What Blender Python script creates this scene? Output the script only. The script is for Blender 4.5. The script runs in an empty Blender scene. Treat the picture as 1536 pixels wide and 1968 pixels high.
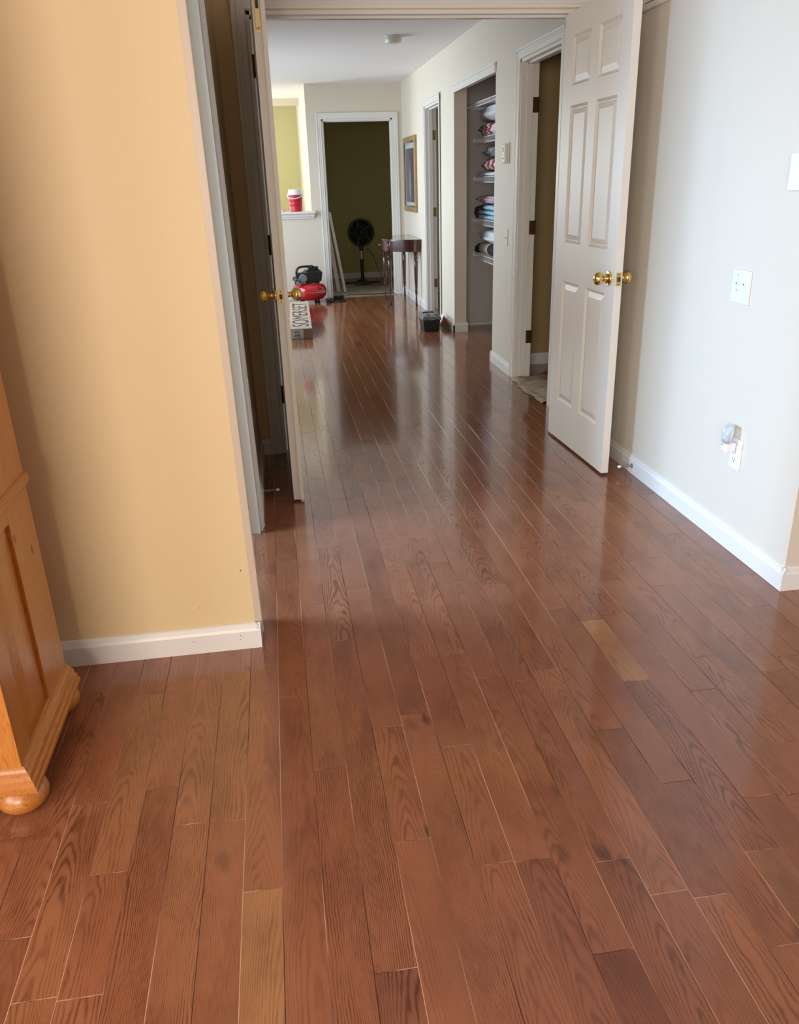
import bpy, bmesh, math, random
from mathutils import Vector, Matrix, noise
random.seed(7)
# ------------------------------------------------------------------ camera
FPX, CX, CY, H = 1540.0, 768.0, 984.0, 1.363
fwd = Vector((515.-CX, -(355.-CY), -FPX)).normalized()
dn = Vector((885.-CX, -(4701.-CY), -FPX)).normalized()
up = -dn; up = (up - fwd*up.dot(fwd)).normalized()
rt = fwd.cross(up)
R = Matrix((rt, fwd, up))                       # camera coords -> world coords
cam = bpy.data.objects.new('camera', bpy.data.cameras.new('camera'))
bpy.context.scene.collection.objects.link(cam)
cam.data.sensor_fit = 'HORIZONTAL'; cam.data.sensor_width = 36.0
cam.data.lens = 36.0*FPX/1536.0
cam.data.clip_start = 0.05
cam.matrix_world = Matrix.Translation((0, 0, H)) @ R.to_4x4()
sc = bpy.context.scene
sc.camera = cam
# ------------------------------------------------------------------ world, lights, exposure
sc.view_settings.view_transform = 'Standard'
sc.view_settings.look = 'None'
sc.view_settings.gamma = 1.0
sc.view_settings.use_curve_mapping = False
sc.view_settings.exposure = 0.0
w = bpy.data.worlds.new('world'); sc.world = w; w.use_nodes = True
bg = w.node_tree.nodes['Background']
bg.inputs[0].default_value = (0.62, 0.80, 1.0, 1); bg.inputs[1].default_value = 1.2

def area(name, loc, look, sx, sy, watts, col, spread=180):
    l = bpy.data.lights.new(name, 'AREA'); l.shape = 'RECTANGLE'
    l.size = sx; l.size_y = sy; l.energy = watts; l.color = col
    l.spread = math.radians(spread)
    o = bpy.data.objects.new(name, l); sc.collection.objects.link(o)
    o.location = loc
    o.rotation_euler = Vector(look).to_track_quat('-Z', 'Y').to_euler()
    return o
area('daylight_bedroom_window', (-3.12, -0.9, 1.5), (1, 0.35, -0.18), 2.4, 1.4, 74, (0.80, 0.90, 1.0), 150)
area('daylight_back_window', (-1.4, -3.12, 1.5), (0.1, 1, -0.15), 1.9, 1.3, 118, (1.0, 0.89, 0.78), 150)
area('daylight_dressing_window', (-2.22, 2.80, 1.40), (1, 0, -0.34), 0.7, 1.5, 60, (0.42, 0.67, 1.0), 105)
area('daylight_hall_window', (-1.24, 8.9, 1.25), (1, -0.1, -0.38), 2.7, 1.5, 76, (0.74, 0.89, 1.0), 150)
area('daylight_stair_window', (-1.42, 11.9, 1.6), (1, -0.35, 0.2), 1.0, 1.3, 60, (0.93, 1.0, 0.92))
area('side_fill_light', (4.1, 0.3, 1.4), (-1, 0, 0), 2.0, 1.4, 7, (0.85, 0.92, 1.0))  # added fill from the right, to brighten the armoire's side

# ------------------------------------------------------------------ node helpers
def mat(name, col=(0.8, 0.8, 0.8), rough=0.5, metal=0.0, **kw):
    m = bpy.data.materials.new(name); m.use_nodes = True
    b = m.node_tree.nodes['Principled BSDF']
    b.inputs['Base Color'].default_value = (*col, 1)
    b.inputs['Roughness'].default_value = rough
    b.inputs['Metallic'].default_value = metal
    for k, v in kw.items():
        b.inputs[k.replace('_', ' ')].default_value = v
    return m
def N(m, t, **kw):
    n = m.node_tree.nodes.new(t)
    for k, v in kw.items(): setattr(n, k, v)
    return n
def L(m, a, b): m.node_tree.links.new(a, b)
def math_(m, op, a, b=None, c=None):
    n = N(m, 'ShaderNodeMath', operation=op)
    for i, v in enumerate((a, b, c)):
        if v is None: continue
        if isinstance(v, (int, float)): n.inputs[i].default_value = v
        else: L(m, v, n.inputs[i])
    return n.outputs[0]
def bsdf(m): return m.node_tree.nodes['Principled BSDF']
def bump(m, h, strength, dist=0.001):
    n = N(m, 'ShaderNodeBump'); n.inputs['Strength'].default_value = strength
    n.inputs['Distance'].default_value = dist
    L(m, h, n.inputs['Height']); L(m, n.outputs[0], bsdf(m).inputs['Normal'])
def noise_tex(m, vec, scale, detail=2, rough=0.5):
    n = N(m, 'ShaderNodeTexNoise'); n.inputs['Scale'].default_value = scale
    n.inputs['Detail'].default_value = detail; n.inputs['Roughness'].default_value = rough
    if vec is not None: L(m, vec, n.inputs['Vector'])
    return n.outputs[0]
def ramp(m, fac, stops):
    n = N(m, 'ShaderNodeValToRGB'); L(m, fac, n.inputs[0])
    e = n.color_ramp.elements
    while len(e) > 1: e.remove(e[0])
    e[0].position = stops[0][0]; e[0].color = (*stops[0][1], 1)
    for p, c in stops[1:]:
        x = e.new(p); x.color = (*c, 1)
    return n.outputs[0]
def mixc(m, fac, a, b, mode='MIX'):
    n = N(m, 'ShaderNodeMix', data_type='RGBA', blend_type=mode)
    for i, v in ((0, fac), (6, a), (7, b)):
        if isinstance(v, (int, float)): n.inputs[i].default_value = v
        elif isinstance(v, tuple): n.inputs[i].default_value = (*v, 1)
        else: L(m, v, n.inputs[i])
    return n.outputs[2]
def objvec(m, scale=(1, 1, 1)):
    t = N(m, 'ShaderNodeTexCoord'); mp = N(m, 'ShaderNodeMapping'); mp.inputs['Scale'].default_value = scale
    L(m, t.outputs['Object'], mp.inputs[0]); return mp.outputs[0]

def paint(name, col, rough=0.55, rel=0.25, scale=320):
    m = mat(name, col, rough)
    v = objvec(m)
    n1 = noise_tex(m, v, scale, 2)
    n2 = noise_tex(m, v, 1.3, 3)
    c = mixc(m, n2, tuple(x*0.97 for x in col), tuple(min(1, x*1.03) for x in col))
    L(m, c, bsdf(m).inputs['Base Color'])
    bump(m, n1, rel, 0.0006)
    return m
M = {}
M['yellow'] = paint('yellow_wall_paint', (0.76, 0.59, 0.33))
M['cream'] = paint('cream_wall_paint', (0.73, 0.655, 0.545))
M['closet'] = paint('grey_closet_paint', (0.50, 0.48, 0.455))
M['shade_tan_trim'] = paint('shade_tinted_corner_trim', (0.60, 0.49, 0.38), 0.4, 0.05, 40)  # tan tint holds the corner strip's side-face shade, plus some staining
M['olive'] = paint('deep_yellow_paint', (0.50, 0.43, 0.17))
M['stair'] = paint('green_yellow_paint', (0.62, 0.58, 0.30))
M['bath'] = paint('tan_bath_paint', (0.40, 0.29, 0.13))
M['ceiling'] = paint('ceiling_paint', (0.86, 0.84, 0.83), 0.8, 0.5, 180)
M['trim'] = paint('white_trim_paint', (0.80, 0.78, 0.74), 0.32, 0.05, 40)
M['door'] = paint('white_door_paint', (0.78, 0.72, 0.64), 0.38, 0.05, 40)
M['brass'] = mat('polished_brass', (0.78, 0.55, 0.18), 0.16, 1.0)
M['satin_brass'] = mat('worn_brass', (0.55, 0.42, 0.20), 0.35, 0.8)
M['bronze'] = mat('dark_hinge_metal', (0.09, 0.045, 0.02), 0.45, 0.7)
M['hinge'] = mat('aged_brass_hinge', (0.28, 0.22, 0.10), 0.4, 0.9)
M['steel'] = mat('steel', (0.6, 0.6, 0.6), 0.25, 1.0)
M['plastic'] = mat('ivory_plastic', (0.78, 0.76, 0.66), 0.35)
M['white_plastic'] = mat('white_plastic', (0.85, 0.86, 0.86), 0.35)
M['clear'] = mat('clear_plastic', (0.9, 0.93, 0.95), 0.08, Transmission_Weight=0.85, IOR=1.3)
M['dark'] = mat('dark_slot', (0.03, 0.03, 0.03), 0.6)
M['black'] = mat('black_plastic', (0.012, 0.013, 0.015), 0.38)
M['blackmatt'] = mat('black_rubber', (0.015, 0.014, 0.013), 0.7)
M['grey_plastic'] = mat('grey_plastic', (0.20, 0.22, 0.23), 0.4)
M['teal_black'] = mat('dark_toolbox_plastic', (0.012, 0.022, 0.026), 0.45)
M['red'] = mat('glossy_red_enamel', (0.50, 0.008, 0.02), 0.16, Coat_Weight=0.6)
M['redmatt'] = mat('red_plastic', (0.55, 0.012, 0.03), 0.4)
def seam():
    m = mat('seam_filler', (0.1, 0.05, 0.03), 0.7)
    v = objvec(m, (14, 1.5, 1)); n = noise_tex(m, v, 1.0, 2)
    L(m, ramp(m, n, [(0.44, (0.035, 0.013, 0.008)), (0.50, (0.30, 0.15, 0.09)), (0.60, (0.80, 0.50, 0.33))]), bsdf(m).inputs['Base Color']); return m
M['sub'] = seam()
M['ink'] = mat('black_ink', (0.02, 0.018, 0.016), 0.7)
M['label'] = mat('white_label', (0.86, 0.92, 0.96), 0.5)
M['blueink'] = mat('blue_ink', (0.08, 0.22, 0.38), 0.6)
M['wire'] = mat('white_coated_wire', (0.88, 0.90, 0.94), 0.35)
M['mahogany'] = mat('mahogany', (0.045, 0.010, 0.010), 0.18, Coat_Weight=0.7)

def cardboard():
    m = mat('cardboard', (0.42, 0.33, 0.25), 0.8)
    n = noise_tex(m, objvec(m, (1, 1, 1)), 60, 4)
    L(m, ramp(m, n, [(0.3, (0.36, 0.28, 0.21)), (0.7, (0.47, 0.375, 0.29))]), bsdf(m).inputs['Base Color'])
    bump(m, n, 0.2, 0.0005); return m
M['card'] = cardboard()
M['kraft'] = mat('brown_kraft', (0.34, 0.19, 0.08), 0.8)
M['cardshade'] = mat('cardboard_band', (0.38, 0.31, 0.25), 0.8)

def fabric(name, cols, scale=30, contrast=(0.42, 0.58)):
    m = mat(name, cols[0], 0.9)
    v = objvec(m)
    n = noise_tex(m, v, scale, 3)
    st = [(contrast[0] + (contrast[1]-contrast[0])*i/max(1, len(cols)-1), c) for i, c in enumerate(cols)]
    if len(cols) > 1:
        L(m, ramp(m, n, st), bsdf(m).inputs['Base Color'])
    bump(m, noise_tex(m, v, 60, 3), 0.5, 0.004)
    return m
M['white_fab'] = fabric('white_cotton', [(0.72, 0.74, 0.78), (0.78, 0.79, 0.82)], 8)
M['redwhite'] = fabric('red_and_white_cloth', [(0.38, 0.01, 0.03), (0.36, 0.01, 0.03), (0.7, 0.68, 0.68)], 14, (0.40, 0.56))
M['greypat'] = fabric('grey_speckled_cloth', [(0.04, 0.045, 0.05), (0.35, 0.37, 0.38)], 90, (0.42, 0.58))
M['pinkfab'] = fabric('pink_cloth', [(0.55, 0.28, 0.38), (0.75, 0.6, 0.66)], 26)
M['bluefab'] = fabric('light_blue_terry', [(0.33, 0.60, 0.74), (0.42, 0.70, 0.82)], 30)
M['brownfab'] = fabric('dark_brown_cloth', [(0.06, 0.02, 0.02), (0.16, 0.06, 0.05)], 22)
M['blackfab'] = fabric('black_cloth', [(0.01, 0.01, 0.015), (0.02, 0.02, 0.025)], 22)
M['cloth'] = fabric('canvas_drop_cloth', [(0.40, 0.31, 0.22), (0.52, 0.42, 0.31)], 12)
M['paper'] = fabric('beige_floor_paper', [(0.42, 0.36, 0.26), (0.50, 0.43, 0.32)], 5)

def stripes(name, cols, axis_scale):
    m = mat(name, cols[0], 0.85)
    t = N(m, 'ShaderNodeTexCoord'); s = N(m, 'ShaderNodeSeparateXYZ'); L(m, t.outputs['Object'], s.inputs[0])
    r = math_(m, 'SQRT', math_(m, 'ADD', math_(m, 'POWER', s.outputs[0], 2.0), math_(m, 'POWER', s.outputs[2], 2.0)))
    f = math_(m, 'FRACT', math_(m, 'MULTIPLY', r, axis_scale))
    n = N(m, 'ShaderNodeValToRGB'); n.color_ramp.interpolation = 'CONSTANT'; L(m, f, n.inputs[0])
    e = n.color_ramp.elements; e[0].color = (*cols[0], 1)
    e[1].position = 1/len(cols); e[1].color = (*cols[1], 1)
    for i, c in enumerate(cols[2:]):
        x = e.new((i+2)/len(cols)); x.color = (*c, 1)
    L(m, n.outputs[0], bsdf(m).inputs['Base Color']); return m
M['roll_red'] = stripes('red_striped_towel', [(0.75, 0.72, 0.72), (0.5, 0.03, 0.05), (0.75, 0.72, 0.72), (0.55, 0.15, 0.18)], 32)
M['roll_green'] = stripes('green_striped_towel', [(0.02, 0.20, 0.13), (0.75, 0.78, 0.76), (0.01, 0.02, 0.02), (0.3, 0.55, 0.45)], 30)

def pine(name, knots, tint=1.0, axis=2):
    m = mat(name, (0.45, 0.17, 0.03), 0.33, Coat_Weight=0.25, Coat_Roughness=0.2)
    t = N(m, 'ShaderNodeTexCoord')
    sc_ = {2: (14, 14, 1.1), 1: (14, 1.1, 14), 0: (1.1, 14, 14)}[axis]
    mp = N(m, 'ShaderNodeMapping'); mp.inputs['Scale'].default_value = sc_; L(m, t.outputs['Object'], mp.inputs[0])
    n = noise_tex(m, mp.outputs[0], 2.0, 3)
    wv = math_(m, 'SINE', math_(m, 'MULTIPLY', n, 55.0))
    c1 = ramp(m, math_(m, 'MULTIPLY_ADD', wv, 0.5, 0.5), [(0.0, (0.46*tint, 0.155*tint, 0.022*tint)), (0.8, (0.53*tint, 0.195*tint, 0.034*tint)), (1.0, (0.40*tint, 0.12*tint, 0.016*tint))])
    fac = None
    for k in knots:
        d = N(m, 'ShaderNodeVectorMath', operation='DISTANCE')
        s = N(m, 'ShaderNodeVectorMath', operation='MULTIPLY'); L(m, t.outputs['Object'], s.inputs[0]); s.inputs[1].default_value = (0.0, 1, 0.55)
        L(m, s.outputs[0], d.inputs[0]); d.inputs[1].default_value = (0, k[1], k[2]*0.55)
        f = math_(m, 'LESS_THAN', d.outputs['Value'], k[3])
        fac = f if fac is None else math_(m, 'MAXIMUM', fac, f)
    out = mixc(m, fac, c1, (0.12, 0.03, 0.008)) if fac is not None else c1
    L(m, out, bsdf(m).inputs['Base Color'])
    bump(m, wv, 0.08, 0.0006)
    return m

def oak_floor():
    m = mat('gunstock_oak', (0.25, 0.09, 0.04), 0.24, Coat_Weight=0.45, Coat_Roughness=0.07)
    g = N(m, 'ShaderNodeNewGeometry'); s = N(m, 'ShaderNodeSeparateXYZ'); L(m, g.outputs['Position'], s.inputs[0])
    a = N(m, 'ShaderNodeAttribute', attribute_name='grain'); sa = N(m, 'ShaderNodeSeparateXYZ'); L(m, a.outputs['Vector'], sa.inputs[0])
    b = N(m, 'ShaderNodeAttribute', attribute_name='tone'); sb = N(m, 'ShaderNodeSeparateXYZ'); L(m, b.outputs['Vector'], sb.inputs[0])
    x, y = s.outputs[0], s.outputs[1]
    yy = math_(m, 'ADD', y, sa.outputs[1])
    # warped coordinates
    cv = N(m, 'ShaderNodeCombineXYZ'); L(m, math_(m, 'MULTIPLY', x, 9.0), cv.inputs[0]); L(m, math_(m, 'MULTIPLY', yy, 2.2), cv.inputs[1])
    n1 = noise_tex(m, cv.outputs[0], 1.0, 2, 0.5)
    cv2 = N(m, 'ShaderNodeCombineXYZ'); L(m, math_(m, 'MULTIPLY', x, 60.0), cv2.inputs[0]); L(m, math_(m, 'MULTIPLY', yy, 16.0), cv2.inputs[1])
    n2 = noise_tex(m, cv2.outputs[0], 1.0, 2, 0.55)
    u = math_(m, 'MULTIPLY', math_(m, 'SUBTRACT', x, sa.outputs[0]), 26.0)
    u2 = math_(m, 'MULTIPLY', math_(m, 'POWER', math_(m, 'ABSOLUTE', u), 1.7), 3.4)
    f = math_(m, 'ADD', u2, math_(m, 'MULTIPLY', yy, sa.outputs[2]))
    f = math_(m, 'ADD', f, math_(m, 'MULTIPLY', n1, 9.0))
    f = math_(m, 'ADD', f, math_(m, 'MULTIPLY', n2, 1.1))
    wv = math_(m, 'MULTIPLY_ADD', math_(m, 'SINE', math_(m, 'MULTIPLY', f, 6.2832)), 0.5, 0.5)
    line = math_(m, 'POWER', wv, 2.2)
    # pores
    cv3 = N(m, 'ShaderNodeCombineXYZ'); L(m, math_(m, 'MULTIPLY', x, 700.0), cv3.inputs[0]); L(m, math_(m, 'MULTIPLY', yy, 22.0), cv3.inputs[1])
    n3 = noise_tex(m, cv3.outputs[0], 1.0, 2, 0.6)
    pores = ramp(m, n3, [(0.38, (0, 0, 0)), (0.62, (1, 1, 1))])
    gfac = math_(m, 'MULTIPLY', math_(m, 'MULTIPLY_ADD', line, 0.95, 0.10), math_(m, 'MULTIPLY_ADD', pores, 0.75, 0.35))
    gfac = math_(m, 'MULTIPLY', gfac, sb.outputs[1])
    cv5 = N(m, 'ShaderNodeCombineXYZ'); L(m, math_(m, 'MULTIPLY', x, 22.0), cv5.inputs[0]); L(m, math_(m, 'MULTIPLY', yy, 5.0), cv5.inputs[1])
    n5 = noise_tex(m, cv5.outputs[0], 1.0, 3, 0.6)
    brk = N(m, 'ShaderNodeMapRange'); L(m, n5, brk.inputs[0]); brk.inputs[1].default_value = .32; brk.inputs[2].default_value = .62; brk.inputs[3].default_value = .35; brk.inputs[4].default_value = 1.15
    gfac = math_(m, 'MULTIPLY', gfac, brk.outputs[0])
    base = ramp(m, sb.outputs[0], [(0.0, (0.180, 0.058, 0.028)), (0.30, (0.265, 0.092, 0.043)), (0.6, (0.320, 0.115, 0.053)),
                                   (0.8, (0.315, 0.128, 0.056)), (1.0, (0.38, 0.170, 0.072))])
    cv4 = N(m, 'ShaderNodeCombineXYZ'); L(m, math_(m, 'MULTIPLY', x, 6.0), cv4.inputs[0]); L(m, math_(m, 'MULTIPLY', yy, 3.0), cv4.inputs[1])
    n4 = noise_tex(m, cv4.outputs[0], 1.0, 4, 0.6)
    base = mixc(m, 1.0, base, ramp(m, n4, [(0.25, (0.68, 0.62, 0.6)), (0.5, (1, 1, 1)), (0.75, (1.14, 1.14, 1.14))]), 'MULTIPLY')
    col = mixc(m, gfac, base, mixc(m, 1.0, base, (0.36, 0.28, 0.25), 'MULTIPLY'))
    kn = None
    cvk = N(m, 'ShaderNodeCombineXYZ'); L(m, x, cvk.inputs[0]); L(m, math_(m, 'MULTIPLY', y, .45), cvk.inputs[1])
    wob = math_(m, 'MULTIPLY', math_(m, 'SUBTRACT', n2, .5), .03)
    for kx, ky, kr, ks in KNOTS:
        d = N(m, 'ShaderNodeVectorMath', operation='DISTANCE'); L(m, cvk.outputs[0], d.inputs[0]); d.inputs[1].default_value = (kx, ky*.45, 0)
        mr = N(m, 'ShaderNodeMapRange', interpolation_type='SMOOTHSTEP'); L(m, math_(m, 'ADD', d.outputs['Value'], wob), mr.inputs[0])
        mr.inputs[1].default_value = kr*.15; mr.inputs[2].default_value = kr; mr.inputs[3].default_value = ks; mr.inputs[4].default_value = 0
        kn = mr.outputs[0] if kn is None else math_(m, 'MAXIMUM', kn, mr.outputs[0])
    col = mixc(m, kn, col, (0.055, 0.024, 0.012))
    L(m, col, bsdf(m).inputs['Base Color'])
    L(m, math_(m, 'MULTIPLY_ADD', gfac, 0.12, 0.15), bsdf(m).inputs['Roughness'])
    h = math_(m, 'SUBTRACT', math_(m, 'MULTIPLY', n1, 0.6), math_(m, 'MULTIPLY', gfac, 0.35))
    bump(m, h, 0.12, 0.0010)
    return m
def floor_pt(px, py):
    r = R @ Vector((px-CX, -(py-CY), -FPX)); t = -H/r.z
    return Vector((r.x*t, r.y*t))
KNOTS = [(*floor_pt(px, py), r, k) for px, py, r, k in ((818, 1382, .018, .8), (1160, 1640, .022, .75), (1195, 1652, .012, .6), (1345, 1628, .012, .4),
    (1070, 1522, .016, .45), (822, 1598, .010, .8), (1082, 1640, .02, .45), (430, 1655, .022, .4), (790, 1392, .02, .4), (1035, 1440, .016, .4), (960, 1430, .02, .35), (1235, 905, .012, .5), (795, 742, .02, .5))]
M['oak'] = oak_floor()

# ------------------------------------------------------------------ geometry helpers
C = sc.collection
def link(name, me, m=None, parent=None, smooth=False):
    o = bpy.data.objects.new(name, me); C.objects.link(o)
    if m is not None: me.materials.append(M[m] if isinstance(m, str) else m)
    if smooth:
        for p in me.polygons: p.use_smooth = True
    if parent: o.parent = parent
    return o
def obj(name, bm, m, parent=None, smooth=False):
    me = bpy.data.meshes.new(name); bm.normal_update(); bm.to_mesh(me); bm.free()
    return link(name, me, m, parent, smooth)
def auto(o, ang=35):
    for p in o.data.polygons: p.use_smooth = True
    o.data.update()
    bm = bmesh.new(); bm.from_mesh(o.data)
    for e in bm.edges:
        if len(e.link_faces) == 2 and e.calc_face_angle(0) > math.radians(ang): e.smooth = False
    bm.to_mesh(o.data); bm.free(); return o
def BM(): return bmesh.new()
def box(bm, x0, x1, y0, y1, z0, z1, bev=0):
    r = bmesh.ops.create_cube(bm, size=1)
    for v in r['verts']:
        v.co = Vector(((x0+x1)/2+v.co.x*(x1-x0), (y0+y1)/2+v.co.y*(y1-y0), (z0+z1)/2+v.co.z*(z1-z0)))
    if bev:
        es = list({e for v in r['verts'] for e in v.link_edges})
        bmesh.ops.bevel(bm, geom=es, offset=bev, segments=2, affect='EDGES', profile=0.5)
    return r['verts']
def prism(bm, poly, a, b, plane='xz'):
    """extrude polygon (list of 2D) between a and b along the third axis"""
    def P(p, t):
        return {'xz': (p[0], t, p[1]), 'yz': (t, p[0], p[1]), 'xy': (p[0], p[1], t)}[plane]
    va = [bm.verts.new(P(p, a)) for p in poly]; vb = [bm.verts.new(P(p, b)) for p in poly]
    n = len(poly)
    fs = [bm.faces.new(va), bm.faces.new(vb[::-1])]
    for i in range(n): fs.append(bm.faces.new((va[i], vb[i], vb[(i+1) % n], va[(i+1) % n])))
    bmesh.ops.recalc_face_normals(bm, faces=fs)
    return va+vb
def lathe(bm, prof, c=(0, 0, 0), axis='z', seg=24):
    rings = []
    for r, h in prof:
        ring = []
        for i in range(seg):
            a = 2*math.pi*i/seg
            p = {'z': (r*math.cos(a), r*math.sin(a), h), 'x': (h, r*math.cos(a), r*math.sin(a)), 'y': (r*math.cos(a), h, r*math.sin(a))}[axis]
            ring.append(bm.verts.new((p[0]+c[0], p[1]+c[1], p[2]+c[2])))
        rings.append(ring)
    fs = []
    for k in range(len(rings)-1):
        for i in range(seg):
            j = (i+1) % seg
            fs.append(bm.faces.new((rings[k][i], rings[k][j], rings[k+1][j], rings[k+1][i])))
    fs.append(bm.faces.new(rings[0][::-1])); fs.append(bm.faces.new(rings[-1]))
    bmesh.ops.recalc_face_normals(bm, faces=fs)
def tube(bm, pts, r, seg=8, closed=False):
    pts = [Vector(p) for p in pts]; n = len(pts); rings = []
    prev = None
    for i, p in enumerate(pts):
        a = pts[i-1] if (i > 0 or closed) else p
        b = pts[(i+1) % n] if (i < n-1 or closed) else p
        t = (b-a).normalized()
        ref = prev if prev is not None else (Vector((0, 0, 1)) if abs(t.z) < 0.9 else Vector((1, 0, 0)))
        nx = t.cross(ref).normalized(); ny = nx.cross(t).normalized(); prev = ny
        rr = r[i] if isinstance(r, (list, tuple)) else r
        rings.append([bm.verts.new(p+nx*(rr*math.cos(2*math.pi*k/seg))+ny*(rr*math.sin(2*math.pi*k/seg))) for k in range(seg)])
    fs = []
    for i in range(n if closed else n-1):
        A, B = rings[i], rings[(i+1) % n]
        for k in range(seg): fs.append(bm.faces.new((A[k], A[(k+1) % seg], B[(k+1) % seg], B[k])))
    if not closed:
        fs.append(bm.faces.new(rings[0][::-1])); fs.append(bm.faces.new(rings[-1]))
    bmesh.ops.recalc_face_normals(bm, faces=fs)
def smooth_path(pts, n=8):
    P = [Vector(p) for p in pts]; P = [P[0]]+P+[P[-1]]; out = []
    for i in range(1, len(P)-2):
        for k in range(n):
            t = k/n
            out.append(0.5*((2*P[i])+(P[i+1]-P[i-1])*t+(2*P[i-1]-5*P[i]+4*P[i+1]-P[i+2])*t*t+(3*P[i]-P[i-1]-3*P[i+1]+P[i+2])*t**3))
    out.append(P[-2]); return out
def empty(name, loc=(0, 0, 0), rz=0):
    o = bpy.data.objects.new(name, None); C.objects.link(o); o.location = loc; o.rotation_euler = (0, 0, rz)
    o.empty_display_size = 0.05; return o
def tag(o, label, cat, group=None):
    o['label'] = label; o['category'] = cat
    if group: o['group'] = group
    return o
def struct(o, label=None):
    o['kind'] = 'structure'
    if label: o['label'] = label
    return o
def boxes(lst, bev=0):
    bm = BM()
    for b in lst: box(bm, *b, bev)
    return bm

# ------------------------------------------------------------------ SETTING: measurements
XR = 1.66            # right wall face (bedroom and hall)
TW = 0.115           # partition thickness
ZC = 2.44
XL = -0.155          # short wall face on the left of the passage
YE = 10.6            # far wall of the hall
# floor: underlay + planks
fl = struct(obj('floor', boxes([(-3.4, 4.4, -3.4, 14.0, -0.12, -0.0006)]), 'sub'), 'glossy red-brown oak plank floor')
PW = 0.0826; X0 = -0.13*PW
joints_px = [(174,1545),(436,1579),(209,1679),(157,1917),(31,1804),(505,1710),(638,1476),(953,1659),(1025,1652),(820,1611),(900,1430),
 (1170,1402),(1302,1502),(1520,1527),(1500,1426),(1176,1653),(1361,1722),(1470,1632),(1182,1828),(1510,1816),(600,1162),(659,1230),
 (612,1264),(562,1338),(742,1397),(818,1264),(902,1116),(510,1106),(842,1081),(778,1028),(553,1078),(1040,1287),(1035,1219),
 (1135,1192),(1228,1307),(1276,1125),(1350,1326),(1345,1263),(1500,1287),(1167,1117),(730,1870),(895,625),(980,960),(640,690)]
def project(x, y, z=0):
    c = R.transposed() @ Vector((x, y, z-H))
    if c.z > -0.05: return None
    return (CX-FPX*c.x/c.z, CY+FPX*c.y/c.z)
fixed = {}
for px, py in joints_px:
    p = floor_pt(px, py); fixed.setdefault(math.floor((p.x-X0)/PW), []).append(p.y)
tone_px = [((1180,1250),1.0,0.6),((505,1830),0.98,0.55),((1200,1920),0.05,0.5),((1260,1560),0.30,1.25),((430,1530),0.75,0.7),
 ((300,1400),0.8,0.6),((1160,1640),0.4,0.7),((640,1600),0.5,1.2),((1430,1560),0.35,1.2),((1520,1680),0.8,1.2),((700,1600),0.62,1.5),
 ((1100,1500),0.45,0.5),((150,1650),0.7,1.0),((250,1800),0.5,1.25),((760,1330),0.35,1.0),((590,1250),0.6,0.9),((345,1800),0.72,0.9),
 ((1380,1600),0.3,0.9),((1330,1880),0.25,0.9),((1050,1720),0.25,0.7),((30,1860),0.2,0.6),((640,1370),0.7,0.8),((660,1200),0.62,1.3)]
def tone_for(x0, x1, y0, y1):
    for (px, py), t, g in tone_px:
        p = floor_pt(px, py)
        if x0 <= p.x <= x1 and y0 <= p.y <= y1: return t, g
    return None
planks = []
rng = random.Random(11)
for row in range(math.floor((-3.2-X0)/PW), math.ceil((4.3-X0)/PW)):
    x0 = X0+row*PW; x1 = x0+PW
    fx = sorted(fixed.get(row, []))
    ys = []
    marks = [-3.3]+fx+[13.6]
    for a, b in zip(marks[:-1], marks[1:]):
        ys.append(a)
        y = a
        while b-y > 1.25:
            y += rng.uniform(0.45, 1.15)
            if b-y < 0.28: break
            if fx and fx[0]-0.05 < y < fx[-1]+0.05 and b-y < 0.55: break
            ys.append(y)
    ys.append(13.6)
    for a, b in zip(ys[:-1], ys[1:]):
        if b > 10.66 and a < 10.66 and x0 > 0.5: b = 10.66
        if a >= 10.66 and x0 > 0.5: continue
        # keep planks out of the solid bath/bedroom block on the right where nothing can be seen
        if x0 > 2.6 and a > 2.4: continue
        q = []
        for t in (0, .25, .5, .75, 1):
            pr = project((x0+x1)/2, a+(b-a)*t)
            if pr: q.append(pr)
        area_px = 0
        for i in range(len(q)-1):
            (ax, ay), (bx, by) = q[i], q[i+1]
            cy0, cy1 = max(0, min(1968, ay)), max(0, min(1968, by))
            mx = (ax+bx)/2
            if -40 < mx < 1576:
                d = project(x1, a+(b-a)*(i+.5)/4); e = project(x0, a+(b-a)*(i+.5)/4)
                if d and e: area_px += abs(cy1-cy0)*abs(d[0]-e[0])
        vis = not (x1 > XR+0.02 and a > 2.27 and not (6.2 < b and a < 8.0 and x1 < 2.3)) and not (x1 < XL-0.02 and a > 2.26 and not (x1 > -0.3 and a < 3.2))
        if x0 < -0.7 and a > 1.3: vis = False
        planks.append([area_px if vis else 0, x0, x1, a, b])
planks.sort(key=lambda p: -p[0])
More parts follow.
